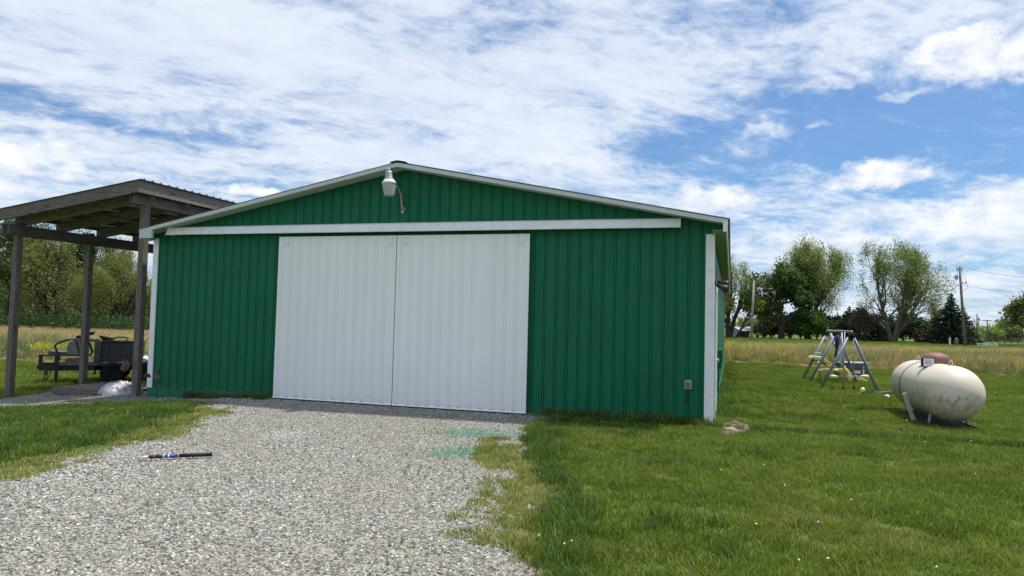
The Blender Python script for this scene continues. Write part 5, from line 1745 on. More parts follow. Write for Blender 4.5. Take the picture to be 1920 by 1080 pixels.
conifer('tall dark spruce with drooping tiers directly behind the utility pole', gpt(1783, 647, 99), 7.3, 6.4, 3, tiers=24, dens=1.3)
conifer('smaller dark spruce tucked behind the right side of the tall spruce', gpt(1806, 646, 103), 5.6, 4.8, 9, tiers=20)
conifer('dark conifer with a pointed top right of the tallest maple', gpt(1592, 640, 112), 5.6, 5.2, 12, tiers=18)
conifer('dark conifer in the evergreen screen right of the reddish tree', gpt(1643, 641, 112), 4.4, 5.0, 15, tiers=16)
for i, (px, d, w, h, lab, mt_) in enumerate((
        (1556, 121, 8.0, 4.83, 'broad dark evergreen bush right behind the small bright green tree', LF_PINE),
        (1578, 119, 8.0, 4.60, 'dark evergreen bush just left of the pointed dark conifer', LF_PINE),
        (1607, 118, 8.0, 5.06, 'dark evergreen bush behind the reddish brown small tree', LF_PINE),
        (1630, 121, 6.9, 5.63, 'dark evergreen bush left of the conifer in the evergreen screen', LF_PINE),
        (1660, 116, 6.9, 4.94, 'dark evergreen bush just left of the forked pale trunk', LF_PINE),
        (1695, 113, 9.2, 5.29, 'black-green rounded evergreen bush under the airy maple crown', LF_PINE),
        (1722, 112, 6.5, 3.9, 'rounded dark bush right of the forked pale trunk', LF_DARK),
        (1735, 108, 3.6, 2.2, 'low brownish bush beside the pale gravel lane', LF_RUSSET),
        (1482, 122, 9.2, 4.83, 'dark bush filling the gap behind the dark green tree trunk', LF_PINE),
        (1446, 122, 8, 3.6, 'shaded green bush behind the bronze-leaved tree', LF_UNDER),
        (1420, 124, 8, 4.0, 'shaded green bush behind the pale blue shed', LF_MID),
        (1520, 123, 10.3, 5.29, 'dark bush behind the tallest maple trunk', LF_PINE),
        (1848, 170, 9, 4.0, 'round green bush on the skyline behind the lamp pole', LF_MID),
        (1868, 175, 9, 2.8, 'dark low bush on the skyline behind the white fence', LF_UNDER),
        (1884, 172, 10, 3.4, 'dark wide bush on the skyline behind the rail fence', LF_UNDER),
        (1912, 175, 12, 3.6, 'olive bush on the skyline behind the pale edge tree', LF_SPRING))):
    bush('evergreen_bush' if mt_ is LF_PINE else 'round_bush', lab, gpt(px, 640, d), w, w * 0.8, h, mt_, 100 + i, n=1100, size=0.24)

# far treeline on the horizon, one mass
rg = np.random.default_rng(77)
A = []
for i in range(420):
    a = rg.uniform(-0.95, 0.95); dd = rg.uniform(420, 520)
    c = np.array([math.tan(a) * dd, dd, rg.uniform(1, 7)])
    A.append(c + rg.normal(size=(26, 3)) * np.array([7, 3, 2.0]))
A = np.concatenate(A); A[:, 2] = np.clip(A[:, 2], 0.2, None)
V, Fq = leaves_np(A, 1, 0.5, 1.3, rg)
tag(np_mesh('distant_treeline', V, Fq, LF_MID), 'distant low treeline along the horizon', 'treeline', kind='stuff')

# woods on the left
WD = [(10, 84, 13.5, 10, 0, 'dark leafy tree at the far left edge behind the left shelter post'),
      (52, 92, 13.0, 10, 1, 'tall thin-topped tree seen between the left and middle shelter posts'),
      (100, 78, 11.5, 12, 2, 'many-limbed dark-trunked tree centred between the left and middle posts'),
      (75, 86, 10.0, 9, 3, 'bushy olive tree left of the many-limbed tree'),
      (134, 88, 12.5, 10, 0, 'tall tree whose bare top shows above the beam left of the middle post'),
      (176, 82, 9.5, 9, 3, 'leafy tree just right of the middle shelter post'),
      (196, 92, 12.0, 9, 1, 'tall airy tree between the middle and near shelter posts'),
      (218, 80, 7.8, 8, 2, 'short dense tree between the middle and near shelter posts'),
      (237, 93, 11.6, 7, 4, 'nearly bare upright tree left of the near shelter post'),
      (262, 84, 7.0, 7, 3, 'low spring-green tree directly behind the near shelter post'),
      (288, 84, 6.4, 7, 2, 'low spring-green tree between the near post and the barn trim'),
      (320, 90, 6.8, 8, 3, 'low spring-green tree hidden mostly by the barn'),
      (-40, 86, 14, 11, 0, 'dark leafy tree just outside the left edge'),
      (150, 76, 7.2, 7, 3, 'low bushy tree behind the middle shelter post')]
protos = [make_tree('wood_tree', 'x', 12.0, (0, 0, 0), 61, LF_DARK, per=4, sig=0.34, size=0.13, width=10, trunk_r=0.34, fork=0.25, up=0.40, levels=5, kids=(8, 5, 4, 2), spread=0.8, crown_base=0.15),
          make_tree('wood_tree', 'x', 12.0, (0, 0, 0), 62, LF_SPRING, per=2, sig=0.32, size=0.11, width=9, trunk_r=0.28, fork=0.3, up=0.50, levels=5, kids=(7, 5, 4, 2), spread=0.65, crown_base=0.25),
          make_tree('wood_tree', 'x', 12.0, (0, 0, 0), 63, LF_SPRING, thin=0.6, per=2, sig=0.34, size=0.12, width=12, trunk_r=0.60, stems=3, base_spread=0.42, fork=0.15, up=0.32, levels=5, kids=(7, 5, 4, 2), spread=0.9, crown_base=0.12),
          make_tree('wood_tree', 'x', 12.0, (0, 0, 0), 64, LF_SPRING, thin=0.75, per=3, sig=0.40, size=0.12, width=11, trunk_r=0.25, fork=0.10, up=0.26, levels=5, kids=(9, 5, 4, 2), spread=0.95, crown_base=0.05),
          make_tree('wood_tree', 'x', 12.0, (0, 0, 0), 65, LF_PALE, bark=BARKP, per=2, sig=0.22, size=0.10, width=7, trunk_r=0.25, stems=3, base_spread=0.15, fork=0.3, up=0.5, levels=4, kids=(7, 5, 4, 2), spread=0.5, crown_base=0.4)]
used = set()
for (px, d, h, w, pi, lab) in WD:
    loc = gpt(px, 612, d)
    p = protos[pi]
    sc = (h / 12.0,) * 3
    if pi not in used:
        used.add(pi); t = p; t.location = loc; t.scale = sc; t['label'] = lab
    else:
        t = copy_thing(p, loc, random.uniform(0, 6), sc, lab)
    t['group'] = 'trees of the wood beyond the left field'
# undergrowth + rear filler as one mass (nobody could count it)
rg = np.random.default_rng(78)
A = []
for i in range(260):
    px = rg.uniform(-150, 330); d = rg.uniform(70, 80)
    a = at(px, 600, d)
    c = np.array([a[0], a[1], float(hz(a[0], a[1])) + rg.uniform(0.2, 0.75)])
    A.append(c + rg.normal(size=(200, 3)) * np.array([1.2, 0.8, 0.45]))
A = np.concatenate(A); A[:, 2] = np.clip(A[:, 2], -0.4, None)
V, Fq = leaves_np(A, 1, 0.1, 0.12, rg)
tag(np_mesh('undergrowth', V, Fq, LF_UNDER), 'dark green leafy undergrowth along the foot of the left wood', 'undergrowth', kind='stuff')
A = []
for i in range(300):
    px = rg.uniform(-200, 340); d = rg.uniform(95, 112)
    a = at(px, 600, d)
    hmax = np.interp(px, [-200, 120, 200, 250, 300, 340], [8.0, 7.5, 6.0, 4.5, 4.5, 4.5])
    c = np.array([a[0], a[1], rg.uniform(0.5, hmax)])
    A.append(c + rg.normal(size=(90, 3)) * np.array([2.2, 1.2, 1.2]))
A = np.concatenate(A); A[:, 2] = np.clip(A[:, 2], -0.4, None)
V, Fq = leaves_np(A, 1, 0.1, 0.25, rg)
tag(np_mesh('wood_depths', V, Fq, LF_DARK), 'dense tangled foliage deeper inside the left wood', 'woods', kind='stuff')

# ------------------------------------------------------------------ poles, wires, shed, fences
def taper(p, q, r0, r1, name, mat, parent=None, n=10):
    return MB().tube([tuple(p), tuple(q)], [r0, r1], n).build(name, mat, parent, True)


b = np.array(gpt(1408, 641, 90)); t_ = at(1413.5, 528, 90)
lp = thing('light_pole', 'leaning pale wooden pole without wires left of the dark green tree', 'pole', tuple(b))
taper((0, 0, -0.1), t_ - b, 0.16, 0.12, 'shaft', POLEP, lp)
MB().box(tuple(t_ - b + np.array([-0.13, -0.1, -0.02])), tuple(t_ - b + np.array([0.13, 0.1, 0.1]))).build('cap', GREYM, lp, bevel=.02)

b = np.array(gpt(1810, 651, 89)); t_ = at(1799, 501, 89)
up = thing('utility_pole', 'tall leaning wooden utility pole with a grey transformer near its top', 'utility pole', tuple(b))
tt = t_ - b
taper((0, 0, -0.1), tt, 0.20, 0.13, 'shaft', POLE, up)
def on(px, py, d=89): return at(px, py, d) - b
c_ = on(1793.5, 520.5)
MB().lathe([(0, -0.22), (0.17, -0.22), (0.18, -0.2), (0.18, 0.2), (0.15, 0.25), (0, 0.27)], tuple(c_), 16).build('transformer', GREYM, up, True)
for dx in (-0.08, 0.08):
    MB().lathe([(0, 0.25), (0.025, 0.25), (0.045, 0.30), (0.025, 0.34), (0.04, 0.38), (0.02, 0.44), (0, 0.44)], tuple(c_ + np.array([dx, 0, 0])), 8).build('bushing', BLACK, up)
MB().tube([tuple(c_ + np.array([0.15, 0, 0])), tuple(on(1799.5, 520))], 0.03, 6).build('bracket', GREYM, up)
MB().lathe([(0, 0), (0.03, 0), (0.05, 0.06), (0.02, 0.14), (0, 0.15)], tuple(on(1800, 501)), 8).build('pin_insulator', GREYM, up)
for px in (1794.5, 1803.5):
    MB().tube([tuple(on(px, 502)), tuple(on(px, 508))], 0.06, 8).build('cutout', BLACK, up)
    MB().tube([tuple(on(px, 504)), tuple(on(1799.5, 505))], 0.02, 6).build('bracket', BLACK, up)
MB().tube([tuple(on(1804, 512)), tuple(on(1810, 520)), tuple(on(1811.5, 530))], 0.014, 6).build('drop_wire', WIRE, up)
MB().tube([tuple(on(1811.5, 531)), tuple(on(1815, 538)), tuple(on(1812, 543)), tuple(on(1805, 545.5))], 0.02, 6).build('drop_wire', WIRE, up)
MB().tube([tuple(on(1788.5, 525)), tuple(on(1788, 533)), tuple(on(1791, 535))], 0.012, 6).build('drop_wire', WIRE, up)
MB().tube([tuple(on(1801, 531.5)), tuple(on(1812, 531))], 0.03, 6).build('crossarm', POLE, up)
MB().tube([tuple(on(1805, 531.5)), tuple(on(1805, 528.5))], 0.05, 6).build('insulator', BLACK, up)
MB().tube([tuple(on(1811.3, 531.5)), tuple(on(1811.3, 527.5))], 0.06, 6).build('insulator', BLACK, up)

def wire(p, q, sag, r, label, group='overhead wires'):
    p, q = np.array(p), np.array(q)
    pts = []
    for t in np.linspace(0, 1, 14):
        m = p + (q - p) * t; m[2] -= sag * 4 * t * (1 - t)
        pts.append(tuple(m))
    o_ = MB().tube(pts, r, 5).build('power_line', WIRE, None, True)
    tag(o_, label, 'wire', group)
wire(at(1800, 499, 89), at(1980, 524, 60), 0.3, 0.014, 'top wire running right from the utility pole tip')
wire(at(1802, 533.5, 89), at(1980, 548, 62), 0.3, 0.014, 'lower wire running right from the utility pole')
wire(at(1800, 499, 89), at(1560, 500, 150), 0.8, 0.014, 'top wire running left from the utility pole behind the airy maple')
wire(at(1799, 534, 89), at(1560, 538, 150), 0.8, 0.014, 'lower wire running left from the utility pole behind the airy maple')
wire(at(1798, 534.5, 89), at(1752, 556, 96), 0.15, 0.025, 'thick service wire slanting down left towards the spruce top')
wire(at(1851, 600.5, 150), at(1980, 602, 120), 0.4, 0.02, 'thin wire running right from the T-shaped pole')
wire(at(1851, 600.5, 150), at(1760, 600, 190), 0.4, 0.02, 'thin wire running left from the T-shaped pole')
wire(at(-60, 487, 70), at(165, 490, 74), 0.1, 0.012, 'thin wire crossing in front of the left wood')

b = np.array(gpt(1832, 646, 120)); t_ = at(1832, 588, 120)
pl2 = thing('lamp_pole', 'thin wooden pole with a small yard lamp right of the utility pole', 'lamp pole', tuple(b))
taper((0, 0, -0.1), t_ - b, 0.12, 0.09, 'shaft', POLE, pl2)
def on2(px, py): return at(px, py, 120) - b
MB().lathe([(0, -0.25), (0.22, -0.25), (0.24, 0.0), (0.12, 0.05), (0.12, 0.3), (0, 0.32)], tuple(on2(1835.3, 598)), 12).build('lamp_head', GREYM, pl2, True)
MB().tube([tuple(on2(1832, 601)), tuple(on2(1836, 604.5)), tuple(on2(1837, 601))], 0.03, 6).build('arm', GREYM, pl2)
b = np.array(gpt(1852, 645, 150)); t_ = at(1851, 600, 150)
pl3 = thing('telephone_pole', 'distant T-shaped pole with a single crossarm behind the white fence', 'utility pole', tuple(b))
taper((0, 0, -0.1), t_ - b, 0.17, 0.13, 'shaft', POLE, pl3)
cc = t_ - b
MB().beam(tuple(cc + np.array([-0.95, 0, -0.1])), tuple(cc + np.array([0.95, 0, -0.1])), 0.12, 0.14).build('crossarm', POLE, pl3)

b = np.array(gpt(1781, 652, 92))
wp = thing('marker_post', 'white marker post with a dark blue cap in front of the spruce', 'marker post', tuple(b))
MB().box((-0.09, -0.05, -0.1), (0.09, 0.05, 1.10)).build('post', WHITEP, wp)
MB().prism([(-0.16, 1.10), (0.16, 1.10), (0.12, 1.34), (-0.12, 1.34)], 1, -0.06, 0.06).build('cap', BLUEP, wp)
b = np.array(gpt(1793, 652, 92))
o = MB().lathe([(0.24, -0.1), (0.22, 0.3), (0.19, 0.9), (0.14, 1.05), (0, 1.10)], (0, 0, 0), 12).build('tree_stump', POLE, None, True)
o.location = tuple(b)
tag(o, 'grey tree stump between the white marker post and the utility pole', 'stump')
b = np.array(gpt(1834, 651, 92))
wf = thing('picket_fence', 'short low white rail fence right of the lamp pole', 'fence', tuple(b))
e_ = at(1870, 652, 92) - b
for s_ in (0.0, 0.36, 0.50, 1.0):
    MB().box((e_[0] * s_ - 0.06, e_[1] * s_ - 0.05, -0.05), (e_[0] * s_ + 0.06, e_[1] * s_ + 0.05, 0.52)).build('post', WHITEP, wf)
for z_ in (0.22, 0.42):
    MB().beam((0.06, 0, z_), (e_[0] - 0.06, e_[1], z_), 0.04, 0.09).build('rail', WHITEP, wf)
b = np.array(gpt(1836, 643, 135))
rf = thing('rail_fence', 'long dark rail fence on the skyline right of the T-shaped pole', 'fence', tuple(b))
e_ = at(2000, 646, 125) - b
for i in range(14):
    s_ = i / 13
    MB().box((e_[0] * s_ - 0.07, e_[1] * s_ - 0.07, -0.1), (e_[0] * s_ + 0.07, e_[1] * s_ + 0.07, 1.2)).build('post', POLE, rf)
for z_ in (0.35, 0.7, 1.05):
    MB().beam((0, 0, z_), (e_[0], e_[1], z_), 0.05, 0.14).build('rail', POLE, rf)

# pale blue shed
b = np.array(gpt(1371, 635, 118))
sh = thing('garden_shed', 'small pale blue gabled shed with an open brown porch beyond the field', 'shed', tuple(b), R(-8))
MB().add([(0, 0, -.1), (1.25, 0, -.1), (1.25, 0, 1.15), (0.55, 0, 1.55), (0, 0, 1.20), (0, 3, -.1), (1.25, 3, -.1), (1.25, 3, 1.15), (0.55, 3, 1.55), (0, 3, 1.20)],
         [(0, 1, 2, 3, 4), (5, 9, 8, 7, 6), (0, 5, 6, 1), (1, 6, 7, 2), (0, 4, 9, 5)]).build('wall', SHEDB, sh)
MB().add([(-0.12, -.15, 1.17), (0.55, -.15, 1.62), (1.35, -.15, 1.17), (-0.12, 3.1, 1.17), (0.55, 3.1, 1.62), (1.35, 3.1, 1.17)], [(0, 1, 4, 3), (1, 2, 5, 4)]).build('roof', SHEDR, sh)
MB().add([(0.4, 3.1, 2.1), (3.5, -.1, 1.18), (3.5, 0.05, 1.22), (1.30, -0.1, 1.22), (0.6, 0.4, 1.75), (3.5, 3.2, 1.9)], [(3, 1, 2), (3, 2, 5, 4)]).build('porch_roof', SHEDR, sh)
MB().box((1.251, 0.9, -0.1), (2.3, 1.0, 1.15)).build('porch_wall', BROWN, sh)
for x_ in (2.35, 3.45):
    MB().box((x_, 0.0, -0.1), (x_ + 0.08, 0.08, 1.2)).build('porch_post', POLE, sh)
MB().box((2.3, 2.9, -0.1), (3.4, 3.0, 1.1)).build('rear_wall', plain('dark_boards', (0.05, .045, .04), .9), sh)

# ------------------------------------------------------------------ scatter with geometry nodes
def scatter(name, pts, yaw, tilt, scl, idx, variants, label, cat):
    n = len(pts)
    me = bpy.data.meshes.new(name)
    me.vertices.add(n)
    me.vertices.foreach_set('co', np.asarray(pts, np.float32).ravel())
    rot = np.stack([tilt[:, 0], tilt[:, 1], yaw], 1).astype(np.float32)
    a = me.attributes.new('rot', 'FLOAT_VECTOR', 'POINT'); a.data.foreach_set('vector', rot.ravel())
    if scl.ndim == 1: scl = np.stack([scl] * 3, 1)
    a = me.attributes.new('scl', 'FLOAT_VECTOR', 'POINT'); a.data.foreach_set('vector', scl.astype(np.float32).ravel())
    a = me.attributes.new('idx', 'INT', 'POINT'); a.data.foreach_set('value', idx.astype(np.int32))
    ob_ = bpy.data.objects.new(name, me); C.objects.link(ob_)
    ng = bpy.data.node_groups.new(name + '_nodes', 'GeometryNodeTree')
    ng.interface.new_socket('Geometry', in_out='INPUT', socket_type='NodeSocketGeometry')
    ng.interface.new_socket('Geometry', in_out='OUTPUT', socket_type='NodeSocketGeometry')
    N = ng.nodes; Lk = ng.links
    gi = N.new('NodeGroupInput'); go = N.new('NodeGroupOutput')
    join = N.new('GeometryNodeJoinGeometry')
    def attr(nm, ty):
        q = N.new('GeometryNodeInputNamedAttribute'); q.data_type = ty; q.inputs['Name'].default_value = nm
        return q.outputs['Attribute']
    ar, as_, ai = attr('rot', 'FLOAT_VECTOR'), attr('scl', 'FLOAT_VECTOR'), attr('idx', 'INT')
    e2r = N.new('FunctionNodeEulerToRotation'); Lk.new(ar, e2r.inputs[0])
    for k, vobj in enumerate(variants):
        oi_ = N.new('GeometryNodeObjectInfo'); oi_.inputs['Object'].default_value = vobj
        oi_.inputs['As Instance'].default_value = True
        cmp_ = N.new('FunctionNodeCompare'); cmp_.data_type = 'INT'; cmp_.operation = 'EQUAL'
        Lk.new(ai, cmp_.inputs[2]); cmp_.inputs[3].default_value = k
        ip = N.new('GeometryNodeInstanceOnPoints')
        Lk.new(gi.outputs[0], ip.inputs['Points']); Lk.new(cmp_.outputs[0], ip.inputs['Selection'])
        Lk.new(oi_.outputs['Geometry'], ip.inputs['Instance'])
        Lk.new(e2r.outputs[0], ip.inputs['Rotation']); Lk.new(as_, ip.inputs['Scale'])
        Lk.new(ip.outputs[0], join.inputs[0])
    Lk.new(join.outputs[0], go.inputs[0])
    md = ob_.modifiers.new('scatter', 'NODES'); md.node_group = ng
    tag(ob_, label, cat, kind='stuff')
    return ob_


def proto_mesh(name, V, Fq, mat):
    return np_mesh(name, V, Fq, mat, parent=False)


def blades(n, rad, h, w, rg, bend=0.4, hv=0.35):
    """tuft of bent tapering blades"""
    a = rg.uniform(0, 2 * math.pi, n); r = np.sqrt(rg.random(n)) * rad
    bx, by = r * np.cos(a), r * np.sin(a)
    H = h * rg.uniform(1 - hv, 1 + hv, n)
    da = rg.uniform(0, 2 * math.pi, n); be = bend * rg.uniform(0.2, 1.3, n) * H
    fa = rg.uniform(0, 2 * math.pi, n)
    wx, wy = np.cos(fa) * w / 2, np.sin(fa) * w / 2
    V = np.zeros((n, 5, 3))
    V[:, 0] = np.stack([bx - wx, by - wy, np.full(n, -0.01)], 1)
    V[:, 1] = np.stack([bx + wx, by + wy, np.full(n, -0.01)], 1)
    mx, my = bx + np.cos(da) * be * 0.35, by + np.sin(da) * be * 0.35
    V[:, 2] = np.stack([mx + wx * 0.8, my + wy * 0.8, H * 0.6], 1)
    V[:, 3] = np.stack([mx - wx * 0.8, my - wy * 0.8, H * 0.6], 1)
    V[:, 4] = np.stack([bx + np.cos(da) * be, by + np.sin(da) * be, H], 1)
    b_ = np.arange(n)[:, None] * 5
    F3 = np.concatenate([b_ + np.array([[0, 1, 2]]), b_ + np.array([[0, 2, 3]]), b_ + np.array([[3, 2, 4]])], 0)
    return V.reshape(-1, 3), F3


GRASS = leafy('lawn_grass', [(0.0, (0.035, 0.065, 0.010)), (0.3, (0.095, 0.155, 0.022)), (0.6, (0.175, 0.240, 0.038)), (0.85, (0.28, 0.335, 0.075)), (1.0, (0.48, 0.48, 0.22))],
              trans=0.35, scale=0.9, patch=((0.26, 0.25, 0.08), 0.55, 0.50, 0.72, 0.6))
GRASS_D = leafy('edge_grass', [(0.0, (0.028, 0.06, 0.012)), (0.5, (0.09, 0.15, 0.03)), (1.0, (0.21, 0.28, 0.07))], trans=0.35, scale=1.2)
MOSS = leafy('yellow_moss', [(0.0, (0.06, 0.14, 0.02)), (0.35, (0.16, 0.22, 0.05)), (0.62, (0.34, 0.33, 0.11)), (1.0, (0.52, 0.43, 0.23))], trans=0.3, scale=2.0)
STRAW = leafy('straw', [(0.0, (0.16, 0.13, 0.07)), (0.4, (0.42, 0.31, 0.175)), (0.8, (0.62, 0.47, 0.29)), (1.0, (0.74, 0.64, 0.45))], trans=0.3, scale=0.25)
WEED = leafy('field_weed', [(0.0, (0.07, 0.12, 0.045)), (0.5, (0.15, 0.22, 0.09)), (1.0, (0.32, 0.36, 0.18))], trans=0.3, scale=0.3)
BLUEG = leafy('blue_green_weed', [(0.0, (0.07, 0.105, 0.065)), (0.5, (0.12, 0.16, 0.10)), (1.0, (0.22, 0.24, 0.14))], trans=0.3, scale=0.3)
FLOWER = leafy('yellow_flower', [(0.0, (0.42, 0.36, 0.02)), (1.0, (0.68, 0.58, 0.04))], trans=0.3, scale=1.0)

rgp = np.random.default_rng(5)
g_short = [proto_mesh('grass_tuft', *blades(48, 0.11, hh, 0.0075, rgp, 0.9, 0.45), GRASS) for hh in (0.028, 0.036, 0.046)]
g_edge = [proto_mesh('grass_tuft', *blades(44, 0.09, hh, 0.0075, rgp, 0.8, 0.4), GRASS_D) for hh in (0.058, 0.088)]
g_far = [proto_mesh('grass_tuft', *blades(80, 0.26, hh, 0.011, rgp, 0.8, 0.4), GRASS) for hh in (0.05, 0.07)]
g_sprig = [proto_mesh('weed_sprig', *blades(9, 0.035, hh, 0.007, rgp, 0.9, 0.5), GRASS) for hh in (0.09, 0.13)]
g_moss = [proto_mesh('moss_tuft', *blades(60, 0.08, hh, 0.006, rgp, 1.0, 0.5), MOSS) for hh in (0.018, 0.030)]
g_straw = [proto_mesh('straw_tuft', *blades(26, 0.30, hh, 0.014, rgp, 0.5, 0.35), STRAW) for hh in (0.36, 0.52)]
g_weed = [proto_mesh('weed_tuft', *blades(30, 0.28, hh, 0.018, rgp, 0.45, 0.4), WEED) for hh in (0.30, 0.50)]
g_blue = [proto_mesh('weed_tuft', *blades(30, 0.28, hh, 0.018, rgp, 0.4, 0.4), BLUEG) for hh in (0.35,)]


def flower_proto():
    V, F3 = blades(16, 0.22, 0.40, 0.012, rgp, 0.3, 0.3)
    o_ = proto_mesh('flower_tuft', V, F3, WEED)
    tips = V.reshape(-1, 5, 3)[:, 4]
    A = np.repeat(tips, 3, 0) + rgp.normal(size=(len(tips) * 3, 3)) * 0.035
    V2, F2 = leaves_np(A, 1, 0.01, 0.030, rgp)
    me = o_.data
    allv = np.concatenate([V, V2]); o2 = bpy.data.meshes.new('flower_tuft')
    faces = [tuple(int(i) for i in f) for f in F3] + [tuple(int(i) + len(V) for i in f) for f in F2]
    o2.from_pydata([tuple(map(float, p)) for p in allv], [], faces)
    o2.materials.append(WEED); o2.materials.append(FLOWER)
    o2.polygons.foreach_set('material_index', [0] * len(F3) + [1] * len(F2))
    o2.update()
    return bpy.data.objects.new('flower_tuft', o2)


g_flow = [flower_proto()]


def uni(x0, x1, y0, y1, dens, rg):
    n = int((x1 - x0) * (y1 - y0) * dens)
    return np.stack([rg.uniform(x0, x1, n), rg.uniform(y0, y1, n)], 1)


TANKC = np.array([TKX, TKY])
def under_tank(P):
    c, s = math.cos(-TKYAW), math.sin(-TKYAW)
    d = P - TANKC
    x = d[:, 0] * c - d[:, 1] * s; y = d[:, 0] * s + d[:, 1] * c
    return (np.abs(x) < 1.35) & (np.abs(y) < 0.40)


def place(P, rg, zo=0.0):
    return np.stack([P[:, 0], P[:, 1], hz(P[:, 0], P[:, 1]) + zo], 1)


rg = np.random.default_rng(101)
# near lawn
P = uni(-14, 13, 3.6, 15, 125, rg)
P = P[in_view(P)]
sd_ = drive_sd(P)
ds = np.array([(3.38, -0.1)])
uu, vv = uv_of(P[:, 0], P[:, 1])
bare = (np.hypot((uu - 3.38) / 0.32, (vv + 0.05) / 0.8) < 1) & (rg.random(len(P)) < 0.85)
left_zone = P[:, 0] < -2
keep = (sd_ < np.where(left_zone, -0.34, -0.02) - 0.10 * rg.random(len(P)) * left_zone) & ~in_barn(P, 0.02) & ~bare & ~(under_tank(P)) & (field_sd(P) < 0.3)
# thin patches
thinp = fnoise(P[:, 0], P[:, 1], 0.9, 60)
keep &= (rg.random(len(P)) > np.clip((thinp - 0.62) * 4, 0, 0.7))
P = P[keep]; sd_ = sd_[keep]
left_zone = P[:, 0] < -2
hgt = fnoise(P[:, 0], P[:, 1], 0.8, 61)
edge = np.where(left_zone, np.exp(-((sd_ + 0.75) / 0.35) ** 2), np.exp(-((sd_ + 0.16) / 0.24) ** 2))
leftlush = np.clip((-P[:, 0] - 4.2) / 1.0, 0, 1) * 0.22
tall = (rg.random(len(P)) < np.clip(edge * 0.75 + np.clip(hgt - 0.6, 0, 1) * 0.9 + leftlush, 0, 0.95))
wallp = np.abs(uv_of(P[:, 0], P[:, 1])[1] + 0.1) < 0.16
idx = np.where(tall | wallp, rg.integers(3, 5, len(P)), rg.integers(0, 3, len(P)))
s = rg.uniform(0.75, 1.25, len(P)) * (0.8 + 0.5 * hgt)
scatter('lawn_grass', place(P, rg), rg.uniform(0, 6.28, len(P)), rg.normal(size=(len(P), 2)) * 0.08, s, idx, g_short + g_edge, 'short green lawn grass around the barn and driveway', 'grass')
# weeds along the foot of the barn
Pw = []
for u0_, u1_, n_, vmax in ((-7.0, -5.2, 20, 0.34), (0.4, 3.1, 120, 0.16)):
    for _ in range(n_):
        q_ = W(rg.uniform(u0_, u1_), -0.05 - rg.random() ** 1.5 * vmax); Pw.append((q_[0], q_[1]))
for _ in range(160):
    q_ = W(3.16 + rg.random() ** 2 * 0.3, rg.uniform(0.9, 21)); Pw.append((q_[0], q_[1]))
P = np.array(Pw)
scatter('wall_weeds', place(P, rg), rg.uniform(0, 6.28, len(P)), rg.normal(size=(len(P), 2)) * 0.12, rg.uniform(0.7, 2.0, len(P)), rg.integers(3, 5, len(P)), g_short + g_edge, 'ragged weeds growing along the foot of the barn walls', 'weeds')
# middle lawn
P = uni(-24, 30, 15, 40, 22, rg)
P = P[in_view(P)]
P = P[(field_sd(P) < 0.2) & ~in_barn(P, 0.0) & (drive_sd(P) < -0.1)]
s = rg.uniform(0.8, 1.3, len(P)) * (0.8 + 0.5 * fnoise(P[:, 0], P[:, 1], 0.5, 62))
scatter('lawn_grass_beyond', place(P, rg), rg.uniform(0, 6.28, len(P)), rg.normal(size=(len(P), 2)) * 0.06, s, rg.integers(0, 2, len(P)), g_far, 'mown grass between the barn and the field', 'grass')
# far lawn by the trees
P = uni(-30, 150, 70, 118, 1.6, rg)
P = P[in_view(P, 0.05) & (P[:, 0] > 8)]
scatter('far_lawn_grass', place(P, rg), rg.uniform(0, 6.28, len(P)), rg.normal(size=(len(P), 2)) * 0.06, rg.uniform(1.5, 2.6, len(P)), rg.integers(0, 2, len(P)), g_far, 'grass strip in front of the far trees', 'grass')

# moss at the gravel edges and sprigs in the gravel
P = uni(-7, 1.2, 3.8, 14.2, 260, rg)
sd_ = drive_sd(P); lz = P[:, 0] < -2
m1 = lz & (sd_ > -0.55) & (sd_ < 0.22) & (rg.random(len(P)) < np.clip(0.50 - np.abs(sd_ + 0.15) * 0.95, 0, 1)) & (fnoise(P[:, 0], P[:, 1], 2.2, 70) > 0.42) & (P[:, 1] < 12.4)
n2 = fnoise(P[:, 0], P[:, 1], 0.9, 71)
m2 = ~lz & (sd_ > -0.1) & (sd_ < np.interp(P[:, 1], [4, 5.5, 7], [0.85, 0.8, 0.55])) & (rg.random(len(P)) < np.clip(0.80 - sd_ * 0.9, 0, 1)) & (n2 > np.interp(P[:, 1], [4, 5.6, 6.6, 7.5, 11], [0.34, 0.42, 0.54, 0.60, 0.68]))
P = P[m1 | m2]
scatter('yellow_moss', place(P, rg, 0.012), rg.uniform(0, 6.28, len(P)), rg.normal(size=(len(P), 2)) * 0.1, rg.uniform(0.6, 1.5, len(P)), rg.integers(0, 2, len(P)), g_moss, 'yellow-green low moss and weeds along the gravel edges', 'moss')
P = uni(-6, 0.9, 4.2, 12.2, 240, rg)
sd_ = drive_sd(P)
n2 = fnoise(P[:, 0], P[:, 1], 1.1, 75, 4)
pr_ = np.clip((n2 - 0.50) * 0.7, 0, 1) * np.where(P[:, 0] > -1.2, 1.0, 0.12) + np.where((P[:, 0] > -0.6) & (np.abs(P[:, 1] - 8.9) < 0.45), 0.30, 0) + 0.004
P = P[(sd_ > -0.05) & (rg.random(len(P)) < pr_)]
scatter('gravel_sprigs', place(P, rg, 0.006), rg.uniform(0, 6.28, len(P)), rg.normal(size=(len(P), 2)) * 0.15, rg.uniform(0.2, 0.6, len(P)), rg.integers(0, 2, len(P)), g_sprig, 'scattered grass sprigs growing through the gravel', 'weeds')

